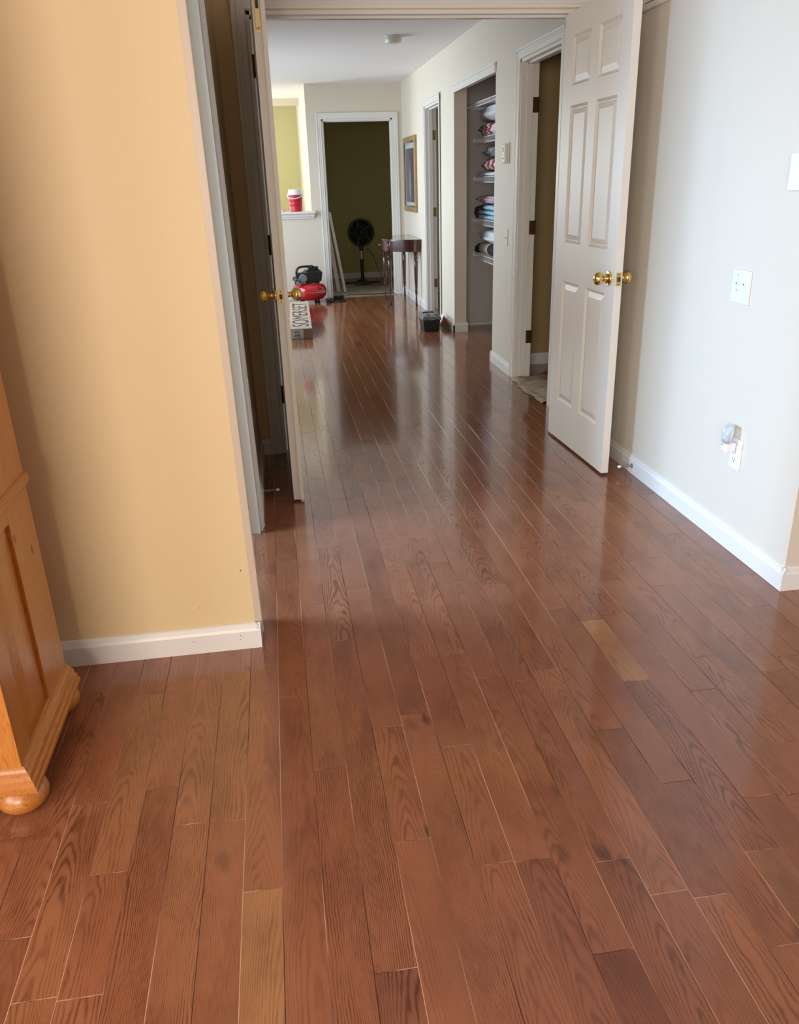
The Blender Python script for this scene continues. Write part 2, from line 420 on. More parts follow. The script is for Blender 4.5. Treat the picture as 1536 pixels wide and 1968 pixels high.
def add_plank(bm, x0, x1, y0, y1, gl, tl):
    g = 0.0007; c = 0.0003
    x0 += g; x1 -= g; y0 += g; y1 -= g
    T = 0.0
    v = [bm.verts.new(p) for p in ((x0, y0, -.009), (x1, y0, -.009), (x1, y1, -.009), (x0, y1, -.009),
         (x0, y0, T-c), (x1, y0, T-c), (x1, y1, T-c), (x0, y1, T-c),
         (x0+c, y0+c, T), (x1-c, y0+c, T), (x1-c, y1-c, T), (x0+c, y1-c, T))]
    for k in (0, 4):
        for i in range(4): bm.faces.new((v[k+i], v[k+(i+1) % 4], v[k+4+(i+1) % 4], v[k+4+i]))
    bm.faces.new(v[8:12])
    tn = tone_for(x0, x1, y0, y1)
    if tn is None:
        t = rng.triangular(0.22, 0.78, 0.50); gr = rng.uniform(0.35, 1.1)
    else: t, gr = tn
    off = rng.uniform(-0.045, 0.045) if rng.random() < .6 else rng.choice((-1, 1))*rng.uniform(.06, .11)
    gv = Vector(((x0+x1)/2+off, rng.uniform(0, 50), rng.uniform(4, 13) if abs(off) < .05 else rng.uniform(1.0, 3)))
    for q in v: q[gl] = gv; q[tl] = Vector((t, gr, 0))
def plank_bm():
    bm = BM(); return bm, bm.verts.layers.float_vector.new('grain'), bm.verts.layers.float_vector.new('tone')
for p in planks[:300]:
    bm, gl, tl = plank_bm(); add_plank(bm, *p[1:], gl, tl)
    obj('plank', bm, 'oak', fl)
bm, gl, tl = plank_bm()
for p in planks[300:]: add_plank(bm, *p[1:], gl, tl)
o = obj('distant_planks', bm, 'oak', fl); o['kind'] = 'stuff'

struct(obj('ceiling', boxes([(-3.4, 4.4, -3.4, 14.0, ZC, ZC+.12)]), 'ceiling'), 'off-white ceiling')
# right wall with three openings
segs = [(2.27, 4.83, 0, ZC), (4.83, 5.62, 2.05, ZC), (5.62, 6.24, 0, ZC), (6.24, 7.64, 2.085, ZC), (7.64, 8.30, 0, ZC),
        (8.30, 9.07, 2.05, ZC), (9.07, YE+TW, 0, ZC)]
struct(obj('wall_right', boxes([(XR, XR+TW, a, b, c, d) for a, b, c, d in segs]), 'cream'), 'cream wall along the right of the bedroom and hall')
struct(obj('wall_bedroom_right', boxes([(XR+TW, 4.3, 2.27, 2.385, 0, ZC)]), 'cream'))
struct(obj('wall_left', boxes([(-3.2, XL, 2.26, 2.38, 0, ZC), (XL-TW, XL, 2.38, 2.42, 0, ZC), (XL-TW, XL, 2.42, 3.17, 2.06, ZC)]), 'yellow'), 'yellow painted wall behind the pine armoire')
struct(obj('wall_passage_left', boxes([(XL-TW, XL, 3.17, 4.25, 0, ZC)]), 'yellow'))
struct(obj('wall_double_door', boxes([(-1.4, -0.035, 4.25, 4.365, 0, ZC), (1.545, XR, 4.25, 4.365, 0, ZC), (-0.035, 1.545, 4.25, 4.365, 2.09, ZC)]), 'yellow'))
struct(obj('wall_far', boxes([(0.51, 0.69, YE, YE+TW, 0, ZC), (1.54, XR, YE, YE+TW, 0, ZC), (0.69, 1.54, YE, YE+TW, 2.06, ZC), (-1.4, 0.51, YE, YE+TW, 0, 1.02)]), 'cream'), 'cream wall at the end of the hall')
struct(obj('wall_stair_right', boxes([(0.51, 0.625, YE+TW, 12.3, 0, ZC), (-1.4, 0.625, 12.3, 12.42, 2.36, ZC), (0.51, 0.625, 12.3, 13.5, 0, ZC)]), 'cream'))
struct(obj('wall_stair_far', boxes([(-1.6, 2.8, 13.5, 13.6, 0, ZC)]), 'stair'))
struct(obj('wall_end_room', boxes([(0.625, 2.7, 12.64, 12.74, 0, ZC), (2.6, 2.7, 10.7, 12.64, 0, ZC)]), 'olive'))
hw = [(-1.4, -1.3, 4.365, 6.9, 0, ZC), (-1.4, -1.3, 10.3, 11.5, 0, ZC), (-1.4, -1.3, 6.9, 10.3, 0, .5), (-1.4, -1.3, 6.9, 10.3, 2.2, ZC),
      (-1.6, -1.5, 11.3, 13.6, 0, 1.0), (-1.6, -1.5, 11.3, 13.6, 2.3, ZC), (-1.6, -1.5, 12.6, 13.6, 1, 2.3), (-1.6, -1.4, 11.3, 11.5, 0, ZC)]
struct(obj('wall_hall_left', boxes(hw), 'cream'))
struct(obj('wall_dressing_room', boxes([(-2.4, -2.3, 2.38, 4.25, 0, .5), (-2.4, -2.3, 2.38, 4.25, 2.15, ZC), (-2.4, -2.3, 3.3, 4.25, .5, 2.15), (-2.4, -1.4, 4.25, 4.365, 0, ZC)]), 'yellow'))
struct(obj('wall_back', boxes([(-3.3, -2.4, -3.3, -3.2, 0, ZC), (-.4, 4.3, -3.3, -3.2, 0, ZC), (-2.4, -.4, -3.3, -3.2, 0, .8), (-2.4, -.4, -3.3, -3.2, 2.2, ZC)]), 'yellow'))
struct(obj('wall_bedroom_left', boxes([(-3.3, -3.2, -3.2, -2.15, 0, ZC), (-3.3, -3.2, .35, 2.38, 0, ZC), (-3.3, -3.2, -2.15, .35, 0, .75), (-3.3, -3.2, -2.15, .35, 2.2, ZC)]), 'yellow'))
struct(obj('wall_bedroom_window', boxes([(4.2, 4.3, -3.2, -.75, 0, ZC), (4.2, 4.3, 1.35, 2.27, 0, ZC), (4.2, 4.3, -.75, 1.35, 0, .65), (4.2, 4.3, -.75, 1.35, 2.15, ZC)]), 'cream'))
# windows that light the rooms (behind or beside the camera)
def window(n, x0, x1, y0, y1, z0, z1):
    e = struct(empty('window_%d' % n, ((x0+x1)/2, (y0+y1)/2, z0)))
    c = e.location
    ln = max(x1-x0, y1-y0); al = x1-x0 > y1-y0
    bm = BM(); t = .05
    def B(a, b, u, v):
        if al: box(bm, a-c.x, b-c.x, y0-c.y, y1-c.y, u-c.z, v-c.z)
        else: box(bm, x0-c.x, x1-c.x, a-c.y, b-c.y, u-c.z, v-c.z)
    s0, s1 = (x0, x1) if al else (y0, y1)
    B(s0, s0+t, z0, z1); B(s1-t, s1, z0, z1); B(s0+t, s1-t, z0, z0+t); B(s0+t, s1-t, z1-t, z1)
    B(s0+t, s1-t, (z0+z1)/2-.02, (z0+z1)/2+.02)
    obj('window_frame', bm, 'trim', e)
window(1, -2.4, -.4, -3.29, -3.21, .8, 2.2)
window(6, -3.29, -3.21, -2.15, .35, .75, 2.2)
window(2, -2.39, -2.31, 2.38, 3.3, .5, 2.15)
window(3, -1.39, -1.31, 6.9, 10.3, .5, 2.2)
window(4, 4.21, 4.29, -.75, 1.35, .65, 2.15)  # unseen window added to go with the right-hand fill
window(5, -1.59, -1.51, 11.5, 12.6, 1.0, 2.3)
# bath, closet, side room shells
struct(obj('wall_bath', boxes([(XR+TW, 3.4, 6.05, 6.15, 0, ZC), (3.3, 3.4, 4.5, 6.05, 0, ZC), (XR+TW, 3.4, 4.4, 4.5, 0, ZC)]), 'bath'))
struct(obj('wall_closet_back', boxes([(2.40, 2.45, 6.15, 8.0, 0, ZC)]), 'closet'))
struct(obj('wall_closet_far', boxes([(XR+TW, 2.45, 8.0, 8.1, 0, ZC)]), 'closet'))
struct(obj('wall_side_room', boxes([(3.6, 3.7, 8.1, 10.7, 0, ZC), (2.45, 3.7, 8.1, 8.2, 0, ZC), (XR+TW, 2.6, 10.6, 10.715, 0, ZC)]), 'cream'))

def lean(o, k=0.0125):
    for v in o.data.vertices:
        if v.co.x > -.6: v.co.x -= k*v.co.z
    return o
lean(bpy.data.objects['wall_left']); lean(bpy.data.objects['wall_passage_left'])
# baseboards: p0->p1 along a wall face, n = outward normal
def run(p0, p1, n, prof):
    """prof list of (out, z); sweeps along p0-p1"""
    bm = BM(); a = []; b = []
    for d, z in prof:
        a.append(bm.verts.new((p0[0]+n[0]*d, p0[1]+n[1]*d, z))); b.append(bm.verts.new((p1[0]+n[0]*d, p1[1]+n[1]*d, z)))
    k = len(prof); fs = [bm.faces.new(a), bm.faces.new(b[::-1])]
    for i in range(k): fs.append(bm.faces.new((a[i], b[i], b[(i+1) % k], a[(i+1) % k])))
    bmesh.ops.recalc_face_normals(bm, faces=fs); return bm
BB = [(0, 0), (.014, 0), (.014, .062), (.010, .070), (.007, .082), (.003, .086), (0, .086)]
def merge(*bms):
    me = bpy.data.meshes.new('tmp'); out = BM()
    for b in bms:
        b.to_mesh(me); b.free(); out.from_mesh(me)
    bpy.data.meshes.remove(me); return out
struct(obj('baseboard_left', merge(run((-3.2, 2.26), (XL+.014, 2.26), (0, -1), BB), run((XL, 2.26-.012), (XL, 2.335), (1, 0), BB)), 'trim'), 'white baseboard under the yellow wall')
struct(obj('baseboard_passage_left', merge(run((XL, 3.235), (XL, 4.25), (1, 0), BB), run((XL, 4.25), (-.10, 4.25), (0, -1), BB)), 'trim'))
struct(obj('baseboard_right', run((XR, 2.2565), (XR, 4.25), (-1, 0), BB), 'trim'), 'white baseboard under the right wall')
struct(obj('baseboard_bedroom_right', run((XR-.0135, 2.2699), (4.2, 2.2699), (0, -1), BB), 'trim'))
struct(obj('baseboard_hall_right', merge(run((XR, 4.365), (XR, 4.765), (-1, 0), BB), run((XR, 5.685), (XR, 6.226), (-1, 0), BB),
    run((XR-.014, 6.24), (XR+TW, 6.24), (0, 1), BB), run((XR, 7.626), (XR, 8.235), (-1, 0), BB), run((XR-.014, 7.64), (XR+TW+.014, 7.64), (0, -1), BB),
    run((XR, 9.135), (XR, YE), (-1, 0), BB)), 'trim'))
struct(obj('baseboard_far', merge(run((-1.3, YE), (0.625, YE), (0, -1), BB), run((1.605, YE), (XR, YE), (0, -1), BB)), 'trim'))
struct(obj('baseboard_bath', run((XR+TW, 6.05), (3.3, 6.05), (0, -1), BB), 'trim'))
struct(obj('baseboard_closet', run((XR+TW, 8.0), (2.35, 8.0), (0, -1), [(0, 0), (.006, 0), (.006, .012), (0, .012)]), 'trim'))
struct(obj('baseboard_end_room', run((0.625, 12.64), (2.6, 12.64), (0, -1), BB), 'trim'))

# casings: frame round an opening in a wall face
CW = .062
def casing(n, axis, face, nrm, a0, a1, ztop, sides='LR', depth=TW, head=True, jamb=True, headw=None):
    """axis 'y' = opening runs along y in wall with face x=face ; axis 'x' the other way"""
    bm = BM(); hw_ = headw or CW
    def B(u0, u1, d0, d1, z0, z1, bev=0.0):
        p0, p1 = sorted((face+nrm*d0, face+nrm*d1))
        if axis == 'y': box(bm, p0, p1, u0, u1, z0, z1, bev)
        else: box(bm, u0, u1, p0, p1, z0, z1, bev)
    r = .005
    for s in sides:
        if s == 'L': e0, e1, m0, m1 = a0-CW-r, a0-r, a0-CW-r, a0-CW+.012
        else: e0, e1, m0, m1 = a1+r, a1+CW+r, a1+CW-.012, a1+CW+r
        B(e0, e1, 0, .011, 0, ztop+r+hw_, .002)
        B(m0, m1, 0, .018, 0, ztop+r+hw_, .003)                       # back band
        q = (e0+e1)/2; B(q-.008, q+.008, 0, .014, 0, ztop+r+hw_*.5, .003)
    if head:
        e0 = a0-r-(CW if 'L' in sides else 0); e1 = a1+r+(CW if 'R' in sides else 0)
        B(e0, e1, 0, .012, ztop+r, ztop+r+hw_, .002)
        B(e0-.002, e1+.002, 0, .020, ztop+r+hw_-.016, ztop+r+hw_+.001, .004)
        B(e0+.02, e1-.02, 0, .0145, ztop+r+.016, ztop+r+.03, .003)
    if jamb:
        t = .016
        for (u0, u1) in ((a0, a0+t), (a1-t, a1)):
            B(u0-.001, u1, .001, -depth-.001, 0, ztop)
        B(a0, a1, .001, -depth-.001, ztop-t, ztop)
        for (u0, u1) in ((a0+t, a0+t+.011), (a1-t-.011, a1-t)):       # door stop
            B(u0, u1, -.04, -.075, 0, ztop-t)
        B(a0+t, a1-t, -.04, -.075, ztop-t-.011, ztop-t)
    return struct(obj('trim_%d' % n, bm, 'trim'))
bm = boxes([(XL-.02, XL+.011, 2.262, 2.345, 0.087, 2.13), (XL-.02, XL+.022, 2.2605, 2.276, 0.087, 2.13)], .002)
lean(struct(obj('trim_9', bm, 'shade_tan_trim')))
lean(casing(1, 'y', XL, 1, 2.405, 3.175, 2.06, 'LR'))
casing(2, 'x', 4.25, -1, -0.035, 1.545, 2.09, 'LR')
casing(3, 'y', XR, -1, 4.83, 5.62, 2.05, 'LR')
casing(4, 'y', XR, -1, 6.24, 7.64, 2.045, '', jamb=False)
casing(5, 'y', XR, -1, 8.30, 9.07, 2.05, 'LR')
casing(6, 'x', YE, -1, 0.69, 1.54, 2.06, 'LR')
# half-wall sill and apron
bm = boxes([(-1.3, 0.552, YE-.075, YE+TW+.02, 1.021, 1.047)], .004); box(bm, -1.3, .54, YE-.04, YE, .985, 1.021, .004); box(bm, -1.3, .535, YE-.02, YE, .962, .99, .003)
struct(obj('trim_7', bm, 'trim'), 'white ledge capping the half wall at the end of the hall')
struct(obj('trim_8', boxes([(.70, 1.53, 10.60, 10.70, -.001, .012)], .003), 'steel'), 'pale metal threshold strip of the far doorway')

# ------------------------------------------------------------------ doors
def six_panel(name, w_, h_, t, hinge_xy, direction, label, zb=.012, face_off=0.0):
    """leaf in local x (hinge->free), y = thickness, origin at hinge bottom"""
    d = Vector(direction).normalized(); rz = math.atan2(d.y, d.x)
    e = struct(empty(name, (hinge_xy[0], hinge_xy[1], zb), rz), label)
    tag(e, label, 'door')
    xs = [0, .115*w_/.76, (w_/2)-.045, (w_/2)+.045, w_-.105*w_/.76, w_]
    zs = [0, .215, .845, 1.035, 1.66, 1.745, 1.955, h_]
    bm = BM(); c = .010
    for i in (0, 2, 4): box(bm, xs[i], xs[i+1], 0, t, 0, h_)
    for j in (0, 2, 4, 6):
        for i in (1, 3): box(bm, xs[i], xs[i+1], 0, t, zs[j], zs[j+1])
    for i in (1, 3):
        for j in (1, 3, 5):                                             # sloped sticking round every panel opening
            for side in (0, 1):
                ys_, yr = (0, c) if side == 0 else (t, t-c)
                o_ = [(xs[i], zs[j]), (xs[i+1], zs[j]), (xs[i+1], zs[j+1]), (xs[i], zs[j+1])]
                s_ = .012
                i_ = [(xs[i]+s_, zs[j]+s_), (xs[i+1]-s_, zs[j]+s_), (xs[i+1]-s_, zs[j+1]-s_), (xs[i]+s_, zs[j+1]-s_)]
                vo = [bm.verts.new((p[0], ys_, p[1])) for p in o_]; vi = [bm.verts.new((p[0], yr, p[1])) for p in i_]
                fs = [bm.faces.new((vo[k], vo[(k+1) % 4], vi[(k+1) % 4], vi[k])) for k in range(4)]
                if side == 1: bmesh.ops.reverse_faces(bm, faces=fs)
    obj('stiles_and_rails', bm, 'door', e)
    for i in (1, 3):
        for j in (1, 3, 5):
            b2 = BM(); x0, x1, z0, z1 = xs[i], xs[i+1], zs[j], zs[j+1]
            box(b2, x0, x1, c, t-c, z0, z1)
            for ys_, yt in ((c, .003), (t-c, t-.003)):
                g = .016; q = .040
                a = [b2.verts.new(p) for p in ((x0+g, ys_, z0+g), (x1-g, ys_, z0+g), (x1-g, ys_, z1-g), (x0+g, ys_, z1-g))]
                b = [b2.verts.new(p) for p in ((x0+q, yt, z0+q), (x1-q, yt, z0+q), (x1-q, yt, z1-q), (x0+q, yt, z1-q))]
                fs = [b2.faces.new((a[k], a[(k+1) % 4], b[(k+1) % 4], b[k])) for k in range(4)]+[b2.faces.new(b)]
                if yt > t/2: bmesh.ops.reverse_faces(b2, faces=fs)
            obj('panel', b2, 'door', e)
    # knobs on both sides, latch plate on the edge
    for s in (-1, 1):
        y0 = 0 if s < 0 else t
        prof = [(.032, 0), (.033, .003), (.030, .008), (.016, .010), (.012, .016), (.011, .026), (.016, .032), (.024, .038), (.0285, .048), (.0285, .055), (.025, .063), (.017, .070), (.006, .073)]
        b3 = BM(); lathe(b3, [(r, s*hh) for r, hh in prof], (w_-.062, y0, .915), 'y', 28)
        auto(obj('door_knob', b3, 'brass', e), 50)
    b4 = BM(); box(b4, w_-.0005, w_+.0015, t/2-.0125, t/2+.0125, .915-.029, .915+.029, .0006); pl = obj('latch_plate', b4, 'satin_brass', e)
    b5 = BM(); box(b5, w_, w_+.009, t/2-.006, t/2+.006, .915-.010, .915+.010, .002); obj('latch_bolt', b5, 'bronze', pl)
    for z in (.915+.021, .915-.021):
        b7 = BM(); lathe(b7, [(.003, w_+.0008), (.003, w_+.0022)], (0, t/2, z), 'x', 10); obj('screw', b7, 'bronze', pl)
    return e
def hinge_pair(e, t, side, zs_, m='bronze'):
    for z in zs_:
        bm = BM(); y = -.005 if side < 0 else t+.005
        lathe(bm, [(.006, z-.045), (.006, z+.045)], (-.004, y, 0), 'z', 12)
        lathe(bm, [(.008, z+.045), (.007, z+.050)], (-.004, y, 0), 'z', 12)
        box(bm, -.004, .001, min(y, t/2), max(y, t/2), z-.044, z+.044)
        obj('hinge', bm, m, e)
d1 = six_panel('door_1', .745, 2.055, .035, (1.506, 4.255), (.030, -1), 'open white six-panel right leaf of the double door with brass knobs')
hinge_pair(d1, .035, 1, (.18, .98, 1.82))
# leaf thickness runs toward local +y (= +x world side); shift so that the hall-side face is at x=1.47
d1.location.x = 1.470
d2 = six_panel('door_2', .755, 2.055, .035, (-.012, 4.245), (.012, -1), 'white left leaf of the double door seen edge-on with flush bolt')
# astragal and flush bolt on the edge of the left leaf
bm = BM(); box(bm, .725, .757, .035, .047, .0, 2.055, .002); box(bm, .757, .763, .030, .047, 0, 2.055, .001); obj('astragal', bm, 'door', d2)
bm = BM()
pts = [(.0, -.009), (.0, .0)]
box(bm, .7545, .7575, .008, .027, 1.885, 2.04, .001); lathe(bm, [(.0095, .7545), (.0095, .7575)], (0, .0175, 1.885), 'x', 16)
fb = obj('flush_bolt', bm, 'satin_brass', d2)
bm = BM(); box(bm, .757, .7585, .012, .023, 1.955, 1.995); obj('bolt_slot', bm, 'dark', fb)
bm = BM(); lathe(bm, [(.0025, .757), (.0025, .7583)], (0, .0175, 1.893), 'x', 10); obj('screw', bm, 'dark', fb)
hinge_pair(d2, .035, -1, (.31, 1.07, 1.855))
# bare hinge leaves left on the jambs of the doorways without doors
def jamb_hinge(x, y, z, m):
    bm = BM(); box(bm, x, x+.036, y-.003, y, z-.045, z+.045, .004)
    for dx, dz in ((.01, .03), (.026, 0), (.01, -.03)): lathe(bm, [(.003, y-.0042), (.003, y-.003)], (x+dx, 0, z+dz), 'y', 8)
    lathe(bm, [(.006, z-.045), (.006, z+.045)], (x+.039, y-.006, 0), 'z', 10)
    return obj('hinge_leaf', bm, m)
for i, z in enumerate((1.79, 1.04, .30)):
    o = jamb_hinge(XR+.078, 5.604, z, 'bronze')
    tag(o, 'dark bronze hinge leaf on the bath door frame, '+('topmost', 'middle one', 'lowest')[i]+' of three', 'hinge', 'bare hinges on the bath door frame')
for i, z in enumerate((1.79, 1.04, .30)):
    o = jamb_hinge(XR+.078, 9.054, z, 'hinge')
    tag(o, 'brass hinge leaf on the doorway beside the picture, '+('topmost', 'middle one', 'lowest')[i]+' of three', 'hinge', 'bare hinges by the framed picture')

# ------------------------------------------------------------------ armoire
AX, AY0, AY1 = -.682, 1.625, 2.062
knots = [(0, .36, .37, .010), (0, .225, .385, .012)]
M['pine'] = pine('knotty_pine', [(0, .276, .585, .0060), (0, .377, .510, .0075)])
M['pine_h'] = pine('pine_moulding', [], .95, 1)
M['pine_x'] = pine('pine_front_moulding', [], 1.05, 0)
ar = tag(empty('armoire', (AX, AY0, 0)), 'knotty pine armoire on bun feet at the left edge', 'armoire')
W_, D_ = 1.0, AY1-AY0
bm = BM()  # carcass: side built as frame with recessed panel
t = .022
for (y0, y1, z0, z1) in ((0, .080, .12, .67), (.262, D_, .12, .67), (.080, .262, .12, .135), (.080, .262, .63, .67),
                         (0, .080, .70, 1.9), (.262, D_, .70, 1.9), (.080, .262, .70, .77), (.080, .262, 1.84, 1.9)):
    box(bm, -t, 0, y0, y1, z0, z1, .0012)
box(bm, -W_, -t, D_-.02, D_, .12, 1.9); box(bm, -W_, -W_+t, 0, D_, .12, 1.9); box(bm, -W_, -t, 0, D_, .12, .14); box(bm, -W_, -t, 0, D_, 1.88, 1.9)
box(bm, -W_+t, -t, .02, D_-.02, .66, .71); box(bm, -t, -.003, 0, D_, .66, .71)
obj('carcass', bm, 'pine', ar)
for z0, z1 in ((.135, .63), (.77, 1.84)):
    bm = BM(); box(bm, -t+.002, -.010, .080, .262, z0, z1)
    q = .06
    a = [bm.verts.new(p) for p in ((-.010, .082, z0+.002), (-.010, .260, z0+.002), (-.010, .260, z1-.002), (-.010, .082, z1-.002))]
    b = [bm.verts.new(p) for p in ((-.002, .082+q, z0+q), (-.002, .260-q, z0+q), (-.002, .260-q, z1-q), (-.002, .082+q, z1-q))]
    for k in range(4): bm.faces.new((a[k], a[(k+1) % 4], b[(k+1) % 4], b[k]))
    bm.faces.new(b); obj('side_panel', bm, 'pine', ar)
bm = BM()
box(bm, -W_, -.09, -.02, 0, .13, .66, .003)
df = obj('drawer_front', bm, 'pine', ar)
bm = BM(); lathe(bm, [(.008, -.02), (.008, -.032), (.018, -.038), (.02, -.048), (.012, -.055)], (-.3, 0, .37), 'y', 20); auto(obj('drawer_knob', bm, 'pine_x', df))
for x0, x1 in ((-.52, -.09), (-W_, -.53)):
    bm = BM(); box(bm, x0, x1, -.02, 0, .71, 1.88, .003); box(bm, x0+.07, x1-.07, -.026, -.02, .79, 1.80, .005)
    dd = obj('cabinet_door', bm, 'pine', ar)
    bm = BM(); lathe(bm, [(.007, -.02), (.007, -.032), (.016, -.038), (.017, -.046), (.01, -.052)], (x0+.03 if x0 > -.53 else x1-.03, 0, 1.2), 'y', 20); auto(obj('door_knob', bm, 'pine_x', dd))
bm = BM(); box(bm, -.09, 0, -.004, .0, .12, 1.9, .001); obj('front_stile', bm, 'pine', ar)
def mould(prof, y_front, y_back, x_left, m, name, zoff=0):
    """profile (out, z) swept along the front and the right side with a mitred corner"""
    bm = BM(); rows = []
    for d, z in prof:
        rows.append([bm.verts.new((x_left, y_front-d, z)), bm.verts.new((d, y_front-d, z)), bm.verts.new((d, y_back, z))])
    k = len(rows); fs = []
    for i in range(k):
        a, b = rows[i], rows[(i+1) % k]
        for j in (0, 1): fs.append(bm.faces.new((a[j], a[j+1], b[j+1], b[j])))
    fs.append(bm.faces.new([r[0] for r in rows])); fs.append(bm.faces.new([r[2] for r in rows]))
    bmesh.ops.recalc_face_normals(bm, faces=fs)
    return obj(name, bm, m, ar)
o = mould([(-.02, .068), (.032, .068), (.032, .077), (.027, .080), (.026, .090), (.020, .095), (.018, .107), (.011, .113), (.008, .120), (.003, .125), (0, .127), (-.02, .127)], 0, D_+.0, -W_, 'pine_h', 'base_moulding')
mould([(-.02, .665), (.002, .665), (.005, .673), (.010, .677), (.012, .690), (.007, .697), (.002, .702), (-.02, .702)], 0, D_, -W_, 'pine_h', 'waist_moulding')
mould([(-.02, 1.86), (.004, 1.86), (.01, 1.88), (.035, 1.92), (.045, 1.95), (-.02, 1.95)], 0, D_, -W_, 'pine_h', 'crown_moulding')
for fx, fy in ((-.022, .020), (-.030, D_-.035), (-W_+.05, .020), (-W_+.05, D_-.03)):
    bm = BM(); lathe(bm, [(.030, 0), (.045, .004), (.056, .017), (.060, .033), (.056, .050), (.044, .062), (.036, .070)], (fx, fy, 0), 'z', 32)
    auto(obj('bun_foot', bm, 'pine_h', ar), 60)

# ------------------------------------------------------------------ things on the near right wall
def on_right(name, y, z, x=XR): return empty(name, (x, y, z))
# cable / phone plate (double gang)
p = tag(on_right('wall_plate', 2.765, .972), 'square ivory wall plate with two small jacks above the night light', 'wall plate')
bm = BM(); box(bm, -.006, 0, -.060, .060, -.059, .059, .003); obj('plate', bm, 'plastic', p)
for y, z in ((.022, .012), (-.025, .012)):
    bm = BM(); lathe(bm, [(.0075, -.006), (.0075, -.009), (.0045, -.010)], (0, y, z), 'x', 16); j = obj('jack', bm, 'plastic', p)
    bm = BM(); lathe(bm, [(.0028, -.0100), (.0028, -.0112)], (0, y, z), 'x', 10); obj('jack_hole', bm, 'dark', j)
for z in (-.012, .04):
    bm = BM(); lathe(bm, [(.003, -.006), (.003, -.0073)], (0, .022, z), 'x', 10); obj('screw', bm, 'steel', p)
# outlet
p = tag(on_right('outlet', 2.655, .375), 'white outlet low on the right wall with the night light plugged in', 'outlet')
bm = BM(); box(bm, -.006, 0, -.0365, .0365, -.058, .058, .003); obj('plate', bm, 'white_plastic', p)
for z in (-.020, .020):
    bm = BM(); box(bm, -.0085, -.005, -.016, .016, z-.014, z+.014, .002); s = obj('socket', bm, 'white_plastic', p)
    bm = BM(); box(bm, -.0092, -.0080, -.0075, -.0055, z-.003, z+.006); box(bm, -.0092, -.0080, .0055, .0075, z-.003, z+.006); lathe(bm, [(.0025, -.0092), (.0025, -.008)], (0, 0, z-.008), 'x', 8); obj('slot', bm, 'dark', s)
p = tag(on_right('night_light', 2.668, .425, XR-.009), 'small plug-in night light with clear domed shade', 'night light')
bm = BM(); box(bm, -.040, .0, -.020, .020, -.040, -.006, .004); hs = obj('housing', bm, 'white_plastic', p)
bm = BM(); lathe(bm, [(.003, -.0405), (.003, -.039)], (0, .010, -.016), 'x', 10); obj('light_sensor', bm, 'dark', hs)
bm = BM(); n = 14
prof = [(-.043, -.008), (-.046, .012), (-.043, .035), (-.034, .052), (-.020, .060), (-.008, .058)]
th = .0015
for s in (0,):
    rows = []
    for (x, z) in prof: rows.append([bm.verts.new((x*(1-.25*abs(v)**3), .027*v*(1-.12*max(0, z)/.06), z)) for v in [-1+2*i/8 for i in range(9)]])
    for a, b in zip(rows[:-1], rows[1:]):
        for i in range(8): bm.faces.new((a[i], a[i+1], b[i+1], b[i]))
    bmesh.ops.solidify(bm, geom=bm.faces[:], thickness=th)
obj('shade', bm, 'clear', p, True)
bm = BM(); lathe(bm, [(.005, -.006), (.007, .01), (.007, .022), (.004, .032)], (-.022, 0, 0), 'z', 14); obj('bulb', bm, 'white_plastic', p, True)
# keypad at the right edge
p = tag(on_right('wall_keypad', 2.485, 1.355), 'small white ribbed wall unit at the right edge above the plates', 'keypad')
bm = BM(); box(bm, -.022, 0, -.060, .060, -.058, .052, .004); obj('case', bm, 'white_plastic', p)
for k in range(4):
    bm = BM(); box(bm, -.0245, -.021, -.055, .055, .012+.009*k, .017+.009*k, .001); obj('rib', bm, 'white_plastic', p)
bm = BM(); box(bm, -.026, -.021, -.050, .050, -.045, .002, .003); obj('cover', bm, 'label', p)
# return air grille
p = tag(on_right('air_vent', 3.72, 2.13), 'white return-air grille high on the wall behind the open door', 'vent')
bm = BM(); y0, y1 = -.34, .34
for b in ((-.012, 0, y0, y1, -.13, -.105), (-.012, 0, y0, y1, .105, .13), (-.012, 0, y0, y0+.025, -.105, .105), (-.012, 0, y1-.025, y1, -.105, .105)): box(bm, *b, .003)
obj('frame', bm, 'trim', p)
bm = BM(); box(bm, -.002, 0, y0+.025, y1-.025, -.105, .105); obj('backing', bm, 'dark', p)
for k in range(9):
    bm = BM(); z = -.095+.0235*k
    prism(bm, [(-.010, z-.006), (-.009, z-.007), (-.002, z+.006), (-.003, z+.007)], y0+.025, y1-.025, 'xz'); obj('slat', bm, 'trim', p)
for k in range(4):
    bm = BM(); y = y0+.025+(y1-y0-.05)*(k+1)/5; box(bm, -.0115, -.002, y-.003, y+.003, -.105, .105); obj('divider', bm, 'trim', p)
# door stops
def door_stop(x, y, z, s, label):
    e = tag(empty('door_stop', (x, y, z)), label, 'door stop')
    bm = BM(); lathe(bm, [(.011, 0), (.011, s*.003), (.005, s*.006)], (0, 0, 0), 'x', 16); obj('base', bm, 'steel', e)
    bm = BM(); tube(bm, [(s*(.004+.058*i/120), .0042*math.cos(i*.9), .0042*math.sin(i*.9)) for i in range(121)], .0011, 5); obj('spring', bm, 'steel', e)
    bm = BM(); lathe(bm, [(.006, s*.060), (.0072, s*.064), (.0072, s*.072), (.004, s*.076)], (0, 0, 0), 'x', 16); obj('tip', bm, 'white_plastic', e, True)
door_stop(XR-.0137, 3.50, .042, -1, 'spring door stop with white tip on the right baseboard')
door_stop(XL+.0137, 3.56, .042, 1, 'thin pale spring door stop on the baseboard behind the left door leaf')

